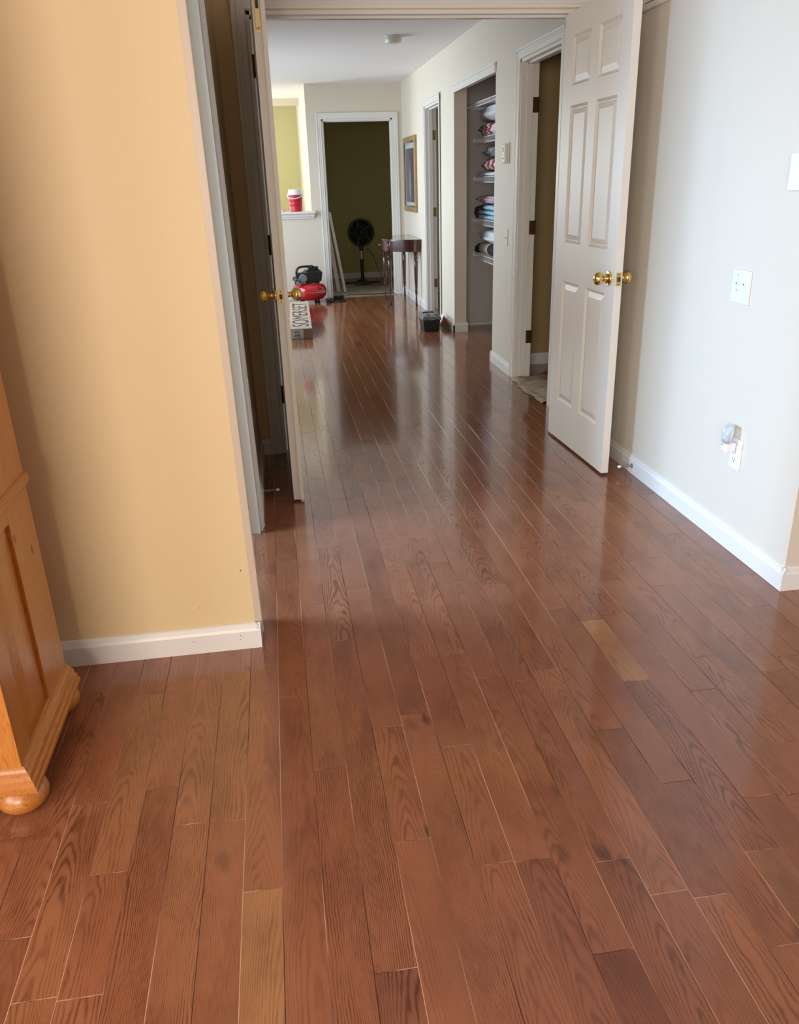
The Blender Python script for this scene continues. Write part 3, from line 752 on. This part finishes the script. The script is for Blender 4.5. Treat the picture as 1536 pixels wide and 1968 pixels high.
# ------------------------------------------------------------------ hall right wall devices
p = tag(on_right('thermostat', 5.90, 1.515), 'small ivory thermostat on the hall wall between closet and bath door', 'thermostat')
bm = BM(); box(bm, -.032, 0, -.036, .036, -.062, .062, .008); obj('case', bm, 'plastic', p)
bm = BM(); box(bm, -.0335, -.031, -.012, .016, .010, .040, .001); obj('display', bm, 'grey_plastic', p)
for y in (-.012, .004):
    bm = BM(); box(bm, -.0335, -.031, y-.004, y+.004, -.036, -.028, .001); obj('button', bm, 'dark', p)
bm = BM(); box(bm, -.010, .0, -.055, .048, -.066, .070, .003); obj('wall_plate', bm, 'plastic', p)
p = tag(on_right('light_switch', 5.878, .965), 'single ivory toggle light switch below the thermostat', 'light switch')
bm = BM(); box(bm, -.006, 0, -.035, .035, -.057, .057, .003); obj('plate', bm, 'plastic', p)
bm = BM(); prism(bm, [(-.006, -.008), (-.018, -.010), (-.016, -.003), (-.006, .008)], -.0045, .0045, 'xz'); obj('toggle', bm, 'plastic', p)
for z in (-.03, .03):
    bm = BM(); lathe(bm, [(.003, -.006), (.003, -.0072)], (0, 0, z), 'x', 8); obj('screw', bm, 'steel', p)
# smoke detector
p = tag(empty('smoke_detector', (1.10, 7.35, ZC)), 'round white smoke detector on the hall ceiling', 'smoke detector')
bm = BM(); lathe(bm, [(.078, 0), (.078, -.010), (.070, -.014)], (0, 0, 0), 'z', 32); auto(obj('mounting_plate', bm, 'plastic', p))
bm = BM(); lathe(bm, [(.062, -.014), (.062, -.019), (.066, -.020), (.066, -.036), (.058, -.048), (.030, -.053), (.006, -.054)], (0, 0, 0), 'z', 32); auto(obj('cover', bm, 'plastic', p))
# framed picture
PY0, PY1, PZ0, PZ1 = 9.58, 10.39, 1.02, 1.825
p = tag(on_right('framed_picture', (PY0+PY1)/2, (PZ0+PZ1)/2), 'gold-brown framed dark picture with pale mat above the half-round table', 'picture')
hy, hz = (PY1-PY0)/2, (PZ1-PZ0)/2
M['matgrey'] = mat('grey_mat', (0.42, 0.46, 0.47), 0.6)
M['gilt'] = mat('gilt_wood', (0.42, 0.27, 0.13), 0.4, 0.3)
fwp = .055
bm = BM()
for (a0, a1, b0, b1) in ((-hy, hy, hz-fwp, hz), (-hy, hy, -hz, -hz+fwp), (-hy, -hy+fwp, -hz+fwp, hz-fwp), (hy-fwp, hy, -hz+fwp, hz-fwp)):
    box(bm, -.030, 0, a0, a1, b0, b1, .006)
obj('frame', bm, 'gilt', p)
bm = BM()
for (a0, a1, b0, b1) in ((-hy+fwp, hy-fwp, hz-fwp-.015, hz-fwp), (-hy+fwp, hy-fwp, -hz+fwp, -hz+fwp+.015), (-hy+fwp, -hy+fwp+.015, -hz+fwp, hz-fwp), (hy-fwp-.015, hy-fwp, -hz+fwp, hz-fwp)):
    box(bm, -.024, -.002, a0, a1, b0, b1, .003)
obj('inner_fillet', bm, 'mahogany', p)
bm = BM(); box(bm, -.014, -.002, -hy+fwp, hy-fwp, -hz+fwp, hz-fwp); obj('mat_board', bm, 'matgrey', p)
m = mat('dark_print', (0.05, 0.05, 0.07), 0.25); t = N(m, 'ShaderNodeTexCoord'); mp = N(m, 'ShaderNodeMapping'); L(m, t.outputs['Object'], mp.inputs[0])
g = N(m, 'ShaderNodeTexGradient', gradient_type='SPHERICAL'); mp.inputs['Location'].default_value = (0, 0.0, .35); mp.inputs['Scale'].default_value = (0, 11, 3.2); L(m, mp.outputs[0], g.inputs[0])
n_ = noise_tex(m, objvec(m), 14, 5)
L(m, mixc(m, math_(m, 'MULTIPLY', g.outputs[1], .9), ramp(m, n_, [(.35, (.02, .018, .03)), (.7, (.09, .06, .08))]), (.28, .30, .40)), bsdf(m).inputs['Base Color'])
M['print'] = m
bm = BM(); box(bm, -.016, -.013, -hy+fwp+.06, hy-fwp-.06, -hz+fwp+.05, hz-fwp-.07); obj('print', bm, 'print', p)

# ------------------------------------------------------------------ demilune table
TY, TYH, TD, TZ = 9.86, .50, .40, .745
p = tag(empty('hall_table', (XR-.018, TY, 0)), 'dark mahogany half-round table against the right wall near the far doorway', 'table')
def half(rx, ry, z0, z1, n=28, inner=None):
    pts = [(-rx*math.sin(math.pi*i/n), -ry*math.cos(math.pi*i/n)) for i in range(n+1)]
    bm = BM(); prism(bm, pts, z0, z1, 'xy'); return bm
auto(obj('table_top', half(TD, TYH, TZ-.020, TZ), 'mahogany', p), 40)
auto(obj('apron', half(TD-.025, TYH-.03, TZ-.135, TZ-.020), 'mahogany', p), 40)
M['mahogany2'] = mat('mahogany_light', (0.075, 0.016, 0.013), 0.2, Coat_Weight=.6)
a0, a1 = math.radians(62), math.radians(118)
bm = BM(); pts = []
for i in range(13):
    a = a0+(a1-a0)*i/12; pts.append((-(TD-.020)*math.sin(a), -(TYH-.025)*math.cos(a)))
for i in range(13):
    a = a1-(a1-a0)*i/12; pts.append((-(TD-.035)*math.sin(a), -(TYH-.04)*math.cos(a)))
prism(bm, pts, TZ-.125, TZ-.030, 'xy'); dr = obj('drawer_front', bm, 'mahogany2', p)
bm = BM(); lathe(bm, [(.004, -TD+.02), (.004, -TD+.008), (.010, -TD+.004), (.011, -TD-.004), (.005, -TD-.010)], (0, 0, TZ-.077), 'x', 16); obj('drawer_knob', bm, 'brass', dr, True)
for lx, ly in ((-.045, -TYH+.065), (-.045, TYH-.065), (-.318, -.22), (-.318, .22)):
    bm = BM(); box(bm, lx-.024, lx+.024, ly-.024, ly+.024, TZ-.155, TZ-.022, .003)
    lathe(bm, [(.007, 0), (.013, .01), (.012, .05), (.009, .12), (.017, .165), (.012, .172), (.020, .182), (.012, .192), (.016, .21), (.024, .50), (.017, .53), (.024, .545), (.017, .56), (.022, .575), (.022, .60)], (lx, ly, 0), 'z', 16)
    auto(obj('leg', bm, 'mahogany', p), 40)

# ------------------------------------------------------------------ toolbox and scrap
p = tag(empty('toolbox', (1.452, 7.70, 0), math.radians(-2)), 'small black toolbox with grey compartment lid on the hall floor', 'toolbox')
bm = BM(); 
v = box(bm, -.082, .082, .01, .36, .0, .112, .0)
for q in v:
    if q.co.z < .05: q.co.x *= .86; q.co.y = .185+(q.co.y-.185)*.9
bmesh.ops.bevel(bm, geom=bm.edges[:], offset=.006, segments=2, affect='EDGES'); obj('body', bm, 'teal_black', p)
bm = BM(); box(bm, -.093, .093, 0, .37, .110, .128, .005); box(bm, -.086, .086, .008, .362, .126, .146, .006); obj('lid', bm, 'grey_plastic', p)
for k in range(4):
    bm = BM(); x = -.06+.04*k; box(bm, x-.016, x+.016, .04, .15, .1455, .150, .002); obj('compartment', bm, 'black' if k % 2 else 'grey_plastic', p)
bm = BM(); tube(bm, smooth_path([(-.05, .25, .146), (-.048, .25, .152), (0, .25, .153), (.048, .25, .152), (.05, .25, .146)], 5), .005, 8); obj('handle', bm, 'black', p, True)
for x in (-.05, .05):
    bm = BM(); box(bm, x-.012, x+.012, -.004, .004, .088, .122, .002); obj('latch', bm, 'black', p)
bm = BM(); vs = [bm.verts.new(q) for q in ((0, .02, 0), (0, .35, 0), (.045, .33, .105), (.045, .05, .03))]
bm.faces.new(vs); bmesh.ops.solidify(bm, geom=bm.faces[:], thickness=.012)
bmesh.ops.triangulate(bm, faces=bm.faces[:])
o = obj('wood_scrap', bm, 'kraft'); o.location = (XR-.072, 7.68, .002); tag(o, 'brown scrap leaning on the baseboard by the closet corner', 'scrap')

# ------------------------------------------------------------------ flooring carton with printed name
p = tag(empty('flooring_carton', (.195, 7.72, 0), math.radians(-1.5)), 'long tan cardboard flooring carton lettered SOMERSET behind the left door leaf', 'carton')
bm = BM(); box(bm, -.105, .105, 0, 1.92, 0, .095, .002); obj('carton', bm, 'card', p)
bm = BM(); box(bm, -.1055, .1055, -.0008, .0, .004, .093); box(bm, -.1055, .1055, 0, .10, .0945, .0955); obj('end_flap', bm, 'cardshade', p)
bm = BM(); box(bm, -.095, .02, -.0016, -.0008, .004, .090); lb = obj('shipping_label', bm, 'label', p)
bm = BM()
for k, (z, a, b) in enumerate(((.072, -.07, -.02), (.062, -.07, -.005), (.046, -.062, -.01), (.036, -.062, -.01), (.028, -.07, 0), (.016, -.075, 0))):
    box(bm, a, b, -.0020, -.0016, z-.0025-(k in (2, 3))*.001, z+.0025)
obj('label_lines', bm, 'blueink', lb)
cu = bpy.data.curves.new('t', 'FONT'); cu.body = 'SOMERSET'; cu.align_x = 'LEFT'; cu.size = .235; cu.extrude = .0004; cu.space_character = 1.02
to = bpy.data.objects.new('t', cu); C.objects.link(to)
dg = bpy.context.evaluated_depsgraph_get(); me = bpy.data.meshes.new_from_object(to.evaluated_get(dg)); bpy.data.objects.remove(to)
xs_ = [v.co.x for v in me.vertices]; sx = 1.62/(max(xs_)-min(xs_)); x_0 = min(xs_)
for v in me.vertices:
    u, h_ = (v.co.x-x_0)*sx, v.co.y
    v.co = Vector((.078-h_*.98, .14+u, .0957+v.co.z))
me.materials.clear(); o = link('printed_name', me, 'ink', p)

# ------------------------------------------------------------------ air compressor
p = tag(empty('air_compressor', (.395, 10.24, 0), math.radians(8)), 'pancake air compressor with glossy red tank and black shroud', 'air compressor')
bm = BM(); prof = []
for i in range(17):
    a = -math.pi/2+math.pi*i/16; prof.append((.105+.108*max(0, math.cos(a))**.75, .135+.098*math.sin(a)))
lathe(bm, prof, (0, 0, 0), 'z', 48); auto(obj('tank', bm, 'red', p), 60)
bm = BM(); lathe(bm, [(.2130, .131), (.2155, .132), (.2155, .138), (.2130, .139)], (0, 0, 0), 'z', 48); obj('weld_seam', bm, 'steel', p)
for k in range(4):
    a = math.pi/4+k*math.pi/2
    bm = BM(); lathe(bm, [(.018, 0), (.018, .02), (.012, .024), (.012, .075)], (.13*math.cos(a), .13*math.sin(a), 0), 'z', 12); obj('foot', bm, 'blackmatt', p)
bm = BM(); v = box(bm, -.06, .185, -.11, .11, .235, .385, 0)
for q in v:
    if q.co.z > .3 and q.co.x > 0: q.co.x -= .02
    if q.co.z < .3 and q.co.x > 0: q.co.x -= .045
bmesh.ops.bevel(bm, geom=bm.edges[:], offset=.022, segments=3, affect='EDGES')
sh = auto(obj('motor_shroud', bm, 'black', p))
bm = BM()
for k in range(6): box(bm, -.02+.026*k, -.008+.026*k, -.113, -.108, .27, .35, .001)
obj('vent_slot', bm, 'blackmatt', sh)
bm = BM(); lathe(bm, [(.045, -.12), (.05, -.11), (.05, .08)], (-.085, 0, .30), 'y', 20); auto(obj('pump_head', bm, 'grey_plastic', p))
bm = BM()
for k in range(6): box(bm, -.145, -.035, -.10+.03*k, -.09+.03*k, .25, .355, .002)
obj('cooling_fins', bm, 'black', p)
bm = BM(); tube(bm, smooth_path([(-.14, -.02, .25), (-.145, -.02, .38), (-.10, -.02, .425), (-.02, -.02, .43), (.06, -.02, .425), (.09, -.02, .38)], 6), .014, 10); obj('handle', bm, 'black', p, True)
bm = BM(); box(bm, .0, .05, -.05, .03, .38, .43, .01); box(bm, .085, .125, -.04, .03, .38, .425, .008); box(bm, .04, .09, -.05, .05, .375, .41, .008); obj('switch_housing', bm, 'black', p)
for x, z, r in ((-.165, .255, .030), (-.19, .305, .026)):
    bm = BM(); lathe(bm, [(r, -.15), (r, -.12), (r*.8, -.118)], (x, 0, z), 'y', 20); gg = auto(obj('gauge', bm, 'black', p))
    bm = BM(); lathe(bm, [(r*.8, -.1512), (r*.8, -.150)], (x, 0, z), 'y', 20); obj('gauge_face', bm, 'grey_plastic', gg)
bm = BM(); tube(bm, [(-.19, -.13, .30), (-.13, -.10, .28), (-.06, -.06, .27)], .012, 10); lathe(bm, [(.012, -.20), (.015, -.19), (.011, -.17), (.014, -.15)], (-.14, 0, .245), 'y', 14); obj('manifold', bm, 'steel', p)
bm = BM(); lathe(bm, [(.03, .225), (.03, .245)], (-.10, -.03, 0), 'z', 16); lathe(bm, [(.09, .228), (.09, .238)], (.04, 0, 0), 'z', 24); obj('mounting_bracket', bm, 'steel', p)
# cords on the floor
bm = BM(); pth = smooth_path([(.60, 10.12, .006), (.64, 10.05, .006), (.70, 10.30, .006), (.76, 10.18, .006), (.80, 10.33, .006), (.70, 10.42, .006), (.64, 10.30, .006), (.68, 10.12, .008), (.78, 10.10, .006), (.84, 10.22, .006), (.78, 10.42, .007), (.60, 10.40, .006)], 8)
tube(bm, pth, .0055, 6)
cd = tag(obj('power_cord', bm, 'blackmatt', None, True), 'tangled black power cord with plugs on the floor beside the red compressor', 'cord')
for x, y, a in ((.62, 10.10, .3), (.73, 10.40, 1.2), (.80, 10.40, -.5)):
    bm = BM(); box(bm, -.032, .032, -.020, .020, -.005, .035, .006); o = obj('plug', bm, 'black', cd); o.location = (x, y, .008); o.rotation_euler = (0, 0, a)

# ------------------------------------------------------------------ cooler jug on the ledge
p = tag(empty('cooler_jug', (.320, 10.635, 1.047)), 'red drinks cooler jug with white lid and handle on the ledge', 'cooler jug')
bm = BM(); lathe(bm, [(.070, 0), (.074, .004), (.078, .06), (.077, .063), (.080, .068), (.082, .11), (.081, .113), (.084, .118), (.087, .185), (.084, .19)], (0, 0, 0), 'z', 36); auto(obj('body', bm, 'redmatt', p))
bm = BM(); lathe(bm, [(.086, .19), (.091, .193), (.091, .205), (.084, .208), (.082, .245), (.076, .252), (.02, .255)], (0, 0, 0), 'z', 36); auto(obj('lid', bm, 'white_plastic', p))
bm = BM(); hp = [(.093*math.cos(a)*1.03, -.095*math.sin(a)-.0, .200-.055*math.sin(a)*.9) for a in [math.pi*i/20 for i in range(21)]]
hp = [(x, y, z+.012*x/.09) for x, y, z in hp]
tube(bm, hp, .006, 8); obj('handle', bm, 'white_plastic', p, True)
for s_ in (-1, 1):
    bm = BM(); lathe(bm, [(.014, s_*.098), (.014, s_*.086)], (0, 0, .197), 'x', 14); obj('handle_pivot', bm, 'white_plastic', p)
o = BM(); lathe(o, [(.012, .0), (.025, .006), (.022, .022), (.008, .026)], (0, 0, 0), 'z', 16)
o = obj('spout_cap', o, 'pinkfab', None, True); o.location = (.155, 10.60, 1.047); tag(o, 'small reddish cap on the ledge left of the cooler jug', 'cap')

# ------------------------------------------------------------------ fan
p = tag(empty('pedestal_fan', (1.235, 11.90, .012)), 'black pedestal fan standing in the dark end room', 'fan')
bm = BM()
for a in (0.12, 0.12+math.pi/2): 
    c, s = math.cos(a), math.sin(a)
    v = box(bm, -.26, .26, -.03, .03, 0, .022, .004)
    for q in {q for q in bm.verts if q.index == -1 or True} if False else []: pass
    seen = [q for q in bm.verts if not q.tag]
    for q in seen:
        q.co = Vector((q.co.x*c-q.co.y*s, q.co.x*s+q.co.y*c, q.co.z)); q.tag = True
lathe(bm, [(.07, .018), (.06, .035), (.03, .05), (.027, .09)], (0, 0, 0), 'z', 20)
obj('base', bm, 'black', p)
bm = BM(); lathe(bm, [(.024, .05), (.024, .30), (.028, .305), (.028, .33)], (0, 0, 0), 'z', 16); obj('pole', bm, 'black', p)
bm = BM(); lathe(bm, [(.012, .33), (.012, .47)], (0, 0, 0), 'z', 16); obj('inner_pole', bm, 'steel', p)
bm = BM(); lathe(bm, [(.026, .45), (.030, .46), (.030, .53), (.022, .55)], (0, 0, 0), 'z', 16); obj('tilt_joint', bm, 'black', p)
FZ = .69
bm = BM(); lathe(bm, [(.03, .13), (.055, .11), (.06, .03), (.04, .0)], (0, 0, FZ), 'y', 20); auto(obj('motor_housing', bm, 'black', p))
cg = BM()
for r, y in ((.185, -.0), (.185, -.02), (.16, -.05), (.13, -.068), (.10, -.078), (.07, -.084), (.16, .03), (.12, .045)):
    tube(cg, [(r*math.cos(2*math.pi*i/32), y-.03, FZ+r*math.sin(2*math.pi*i/32)) for i in range(32)], .003 if r < .18 else .006, 5, True)
for i in range(72):
    a = 2*math.pi*i/72; c, s = math.cos(a), math.sin(a)
    tube(cg, [(r*c, y-.03, FZ+r*s) for r, y in ((.03, -.09), (.10, -.08), (.16, -.05), (.185, -.01), (.16, .03), (.06, .05))], .0026, 4)
lathe(cg, [(.035, -.122), (.035, -.115)], (0, 0, FZ), 'y', 20)
obj('cage', cg, 'black', p, True)
for k in range(5):
    bm = BM(); a = 2*math.pi*k/5; n1 = []
    for i in range(6):
        r = .03+.13*i/5; wv_ = .25+.35*i/5
        n1.append([bm.verts.new((r*math.cos(a+t_), -.03+.03*(t_/wv_), FZ+r*math.sin(a+t_))) for t_ in (-wv_, 0, wv_)])
    for q, r_ in zip(n1[:-1], n1[1:]):
        for j in (0, 1): bm.faces.new((q[j], q[j+1], r_[j+1], r_[j]))
    bmesh.ops.solidify(bm, geom=bm.faces[:], thickness=.002); obj('blade', bm, 'blackmatt', p, True)
bm = BM(); tube(bm, smooth_path([(.03, .04, .03), (.10, -.1, .004), (-.02, -.30, .004), (-.14, -.28, .004), (-.05, -.22, .004), (.14, -.30, .004), (.33, -.2, .004), (.30, -.05, .03), (.24, .15, .20), (.19, .30, .36), (.13, .45, .44)], 8), .004, 6); obj('cord', bm, 'blackmatt', p, True)

# ------------------------------------------------------------------ leaning trim boards in the far doorway, floor paper
def board(name, a, b, wdt, th_, m):
    a, b = Vector(a), Vector(b); bm = BM(); n = (b-a).normalized(); sx_ = Vector((1, 0, 0))-n*n.x; sx_.normalize(); f_ = n.cross(sx_)
    v = []
    for q in (a, b):
        for i, j in ((-1, -1), (1, -1), (1, 1), (-1, 1)): v.append(bm.verts.new(q+sx_*(i*wdt/2)+f_*(j*th_/2)))
    for f in ((0, 3, 2, 1), (4, 5, 6, 7), (0, 1, 5, 4), (1, 2, 6, 5), (2, 3, 7, 6), (3, 0, 4, 7)): bm.faces.new([v[k] for k in f])
    bmesh.ops.recalc_face_normals(bm, faces=bm.faces[:]); bmesh.ops.bevel(bm, geom=bm.edges[:], offset=.002, segments=1, affect='EDGES')
    return obj(name, bm, m)
tag(board('trim_board', (.90, 10.98, .014), (.735, 10.79, 1.02), .035, .014, 'trim'), 'narrow white trim board leaning in the far doorway, the nearer one', 'board', 'leaning trim boards')
tag(board('trim_board', (.82, 11.05, .014), (.70, 10.82, .88), .05, .014, 'trim'), 'shaded white trim board leaning behind the nearer one in the far doorway', 'board', 'leaning trim boards')
bm = BM(); n = 26; gr = []
for i in range(n+1):
    gr.append([])
    for j in range(n+1):
        x = .63+1.95*i/n; y = 10.702+1.92*j/n
        gr[-1].append(bm.verts.new((x, y, .006+.005*noise.noise(Vector((x*5, y*5, 1))))))
for i in range(n):
    for j in range(n): bm.faces.new((gr[i][j], gr[i+1][j], gr[i+1][j+1], gr[i][j+1]))
tag(obj('floor_covering', bm, 'paper', None, True), 'beige protective covering on the floor of the dark end room', 'floor covering')
# drop cloth at the bath door
bm = BM(); nx, ny = 60, 50; gr = []
for i in range(nx+1):
    gr.append([])
    for j in range(ny+1):
        v_ = j/ny; y = 4.87+.71*v_
        edge = 1.625+.012*math.sin(v_*9)+.006*math.sin(v_*23+1)
        x = edge+(2.7-edge)*i/nx
        if x > 1.80: y = 4.87+.71*v_+(v_-.4)*.45*min(1, (x-1.80)/.2)
        z = .010+.022*abs(noise.noise(Vector((x*5, y*4, 3))))+.005*noise.noise(Vector((x*14, y*12, 8)))
        if i == 0: z = .003
        if x > 1.72 and y > 5.48: z += .04*max(0, (y-5.48))*5*noise.noise(Vector((x*6, y*9, 2)))
        gr[-1].append(bm.verts.new((x, y, max(z, .003))))
for i in range(nx):
    for j in range(ny): bm.faces.new((gr[i][j], gr[i+1][j], gr[i+1][j+1], gr[i][j+1]))
tag(obj('drop_cloth', bm, 'cloth', None, True), 'crumpled tan drop cloth spilling over the bath threshold', 'drop cloth')

for nx_, nz_, r_ in ((-.183, .27, .0022), (-.32, .155, .0014), (-.35, .045, .0014), (-.205, .05, .0015), (-.207, .036, .0013)):
    yy_ = 2.26 if nz_ > .09 else 2.246
    bm = BM(); lathe(bm, [(r_, yy_-.0006), (r_, yy_+.001)], (nx_, 0, nz_), 'y', 8)
    obj('nail_hole', bm, 'bronze', bpy.data.objects['wall_left' if nz_ > .09 else 'baseboard_left'])
# ------------------------------------------------------------------ closet shelving and linens
def wire_shelf(z, label, x0=1.93, x1=2.345, y0=6.2, y1=7.99, brace=True, lip=.045):
    e = tag(empty('wire_shelf', (x0, y1, z)), label, 'shelf', 'wire shelves in the hall closet')
    Ln = y1-y0
    bm = BM()
    for zz, r in ((0, .0035), (-lip, .0035)): tube(bm, [(0, 0, zz), (0, -Ln, zz)], r, 6)
    for xx in (.14, .28, x1-x0): tube(bm, [(xx, 0, -.004), (xx, -Ln, -.004)], .003, 6)
    obj('rail', bm, 'wire', e)
    bm = BM(); k = int(Ln/.028)
    for i in range(k+1):
        y = -Ln*i/k; tube(bm, [(0, y, -lip), (0, y, 0), (x1-x0, y, 0)], .0017, 4)
    o = obj('cross_wires', bm, 'wire', e); o['kind'] = 'stuff'
    if brace:
        for yb in (-.66, -1.5):
            bm = BM(); tube(bm, [(.02, yb, -lip), (x1-x0, yb, -.14)], .006, 6); obj('brace', bm, 'wire', e)
    bm = BM(); box(bm, -.01, x1-x0, 0, .009, -.03, .004, .002); obj('end_clip', bm, 'wire', e)
    return e
wire_shelf(1.968, 'empty topmost wire shelf in the hall closet', 1.85, 2.345, brace=False, lip=.03)
SH = [(1.70, 'second highest wire shelf, under the white pillow and red bundle'), (1.372, 'third wire shelf down, under the grey speckled cloth'),
      (1.005, 'fourth wire shelf down, carrying light blue towels'), (.69, 'lowest wire shelf, carrying a pillow and rolled towels')]
for z, lb_ in SH: wire_shelf(z, lb_)
def lump(name, c, r, m, label, cat, group, seed=0, e=.75, amp=.25, flat=True, rz=0):
    """cushion-like superellipsoid with creases"""
    bm = BM(); nu, nv = 32, 18; rows = []
    def sp(v, p): return math.copysign(abs(v)**p, v)
    for j in range(nv+1):
        ph = -math.pi/2+math.pi*j/nv; row = []
        for i in range(nu):
            th_ = 2*math.pi*i/nu
            x = sp(math.cos(ph), e)*sp(math.cos(th_), e); y = sp(math.cos(ph), e)*sp(math.sin(th_), e); z = sp(math.sin(ph), 1.0)
            k = 1+amp*noise.noise(Vector((x*2.2+seed, y*2.2, z*2.2)))+.4*amp*noise.noise(Vector((x*6+seed, y*6, z*6)))
            row.append(bm.verts.new((x*r[0]*k, y*r[1]*k, max(z*r[2]*k, -r[2]*.92))))
        rows.append(row)
    for a, b in zip(rows[:-1], rows[1:]):
        for i in range(nu): bm.faces.new((a[i], a[(i+1) % nu], b[(i+1) % nu], b[i]))
    bmesh.ops.remove_doubles(bm, verts=bm.verts[:], dist=1e-5)
    bmesh.ops.recalc_face_normals(bm, faces=bm.faces[:])
    o = obj(name, bm, m, None, True); o.location = c; o.rotation_euler = (0, 0, rz)
    return tag(o, label, cat, group)
def folded(name, c, sx_, sy_, layers, h_, m, label, cat, group, seed=0):
    """folded towel: stacked rounded layers, wrinkled, joined at a fold"""
    bm = BM(); n = 14
    for k in range(layers):
        z0 = h_*k/layers; hh = h_/layers*.98
        prof = []
        for i in range(n): 
            a = 2*math.pi*i/n; prof.append((math.copysign(abs(math.cos(a))**.35, math.cos(a))*sx_/2, z0+hh/2+math.copysign(abs(math.sin(a))**.7, math.sin(a))*hh/2))
        rows = []
        for j in range(13):
            y = -sy_/2+sy_*j/12; s_ = 1 if 0 < j < 12 else .93
            rows.append([bm.verts.new((x*s_+.006*noise.noise(Vector((x*9, y*14+seed, k*3))), y, z*1.0+.006*noise.noise(Vector((x*11+seed, y*9, k)))+.0)) for x, z in prof])
        for a, b in zip(rows[:-1], rows[1:]):
            for i in range(n): bm.faces.new((a[i], a[(i+1) % n], b[(i+1) % n], b[i]))
        bm.faces.new(rows[0][::-1]); bm.faces.new(rows[-1])
    bmesh.ops.recalc_face_normals(bm, faces=bm.faces[:])
    o = obj(name, bm, m, None, True); o.location = c
    return tag(o, label, cat, group)
G = 'linens in the hall closet'
lump('pillow', (2.135, 7.55, 1.886), (.20, .405, .070), 'white_fab', 'plump white pillow on top of the red bundle on the highest filled shelf', 'pillow', G, 3, .5, .16)
lump('blanket', (2.135, 7.56, 1.757), (.20, .41, .056), 'redwhite', 'crumpled red and white blanket under the white pillow', 'blanket', G, 9, .45, .22)
lump('throw', (2.135, 7.46, 1.580), (.19, .37, .052), 'greypat', 'grey speckled throw on top of the third shelf pile', 'throw', G, 14, .6, .3)
lump('blanket', (2.135, 7.46, 1.470), (.195, .38, .055), 'redwhite', 'red and white patterned cloth beneath the grey speckled throw', 'blanket', G, 21, .45, .2)
folded('sheet', (2.125, 7.56, 1.376), .385, .80, 1, .036, 'white_fab', 'white folded sheet at the bottom of the third shelf pile', 'sheet', G, 4)
folded('towel', (2.125, 7.50, 1.009), .38, .76, 2, .080, 'bluefab', 'light blue folded towels, lower of the two on the fourth shelf', 'towel', G, 5)
folded('towel', (2.12, 7.42, 1.091), .37, .62, 1, .045, 'bluefab', 'light blue folded towel, upper of the two on the fourth shelf', 'towel', G, 8)
lump('blanket', (2.13, 7.55, 1.175), (.195, .40, .038), 'pinkfab', 'pink cloth lying on the light blue towels', 'blanket', G, 31, .5, .25)
lump('shawl', (1.99, 7.925, 1.065), (.07, .05, .058), 'brownfab', 'dark brown cloth slumping at the far end of the fourth shelf', 'shawl', G, 37, .8, .3)
lump('pillow', (2.135, 7.55, .860), (.20, .42, .060), 'white_fab', 'white pillow on the lowest shelf above the rolled towels', 'pillow', G, 41, .5, .18)
lump('dark_cloth', (1.99, 7.93, .738), (.06, .045, .045), 'blackfab', 'black cloth at the far end of the lowest shelf', 'cloth', G, 47, .8, .2)
def roll(c, r, ln, m, label):
    bm = BM(); lathe(bm, [(r*.35, 0), (r*.4, -.004), (r*.6, 0), (r*.85, -.004), (r, .008), (r*1.02, ln/2), (r, ln-.008), (r*.8, ln)], (0, 0, 0), 'y', 28)
    o = auto(obj('rolled_towel', bm, m), 60); o.location = c; tag(o, label, 'towel', 'rolled towels on the lowest shelf')
roll((2.0, 7.58, .745), .052, .30, 'roll_red', 'red and white striped rolled towel on the lowest shelf')
roll((2.0, 7.24, .745), .052, .30, 'roll_green', 'green, white and black striped rolled towel on the lowest shelf')
roll((2.12, 7.4, .745), .052, .34, 'roll_red', 'rolled towel lying behind the two striped ones at the front')
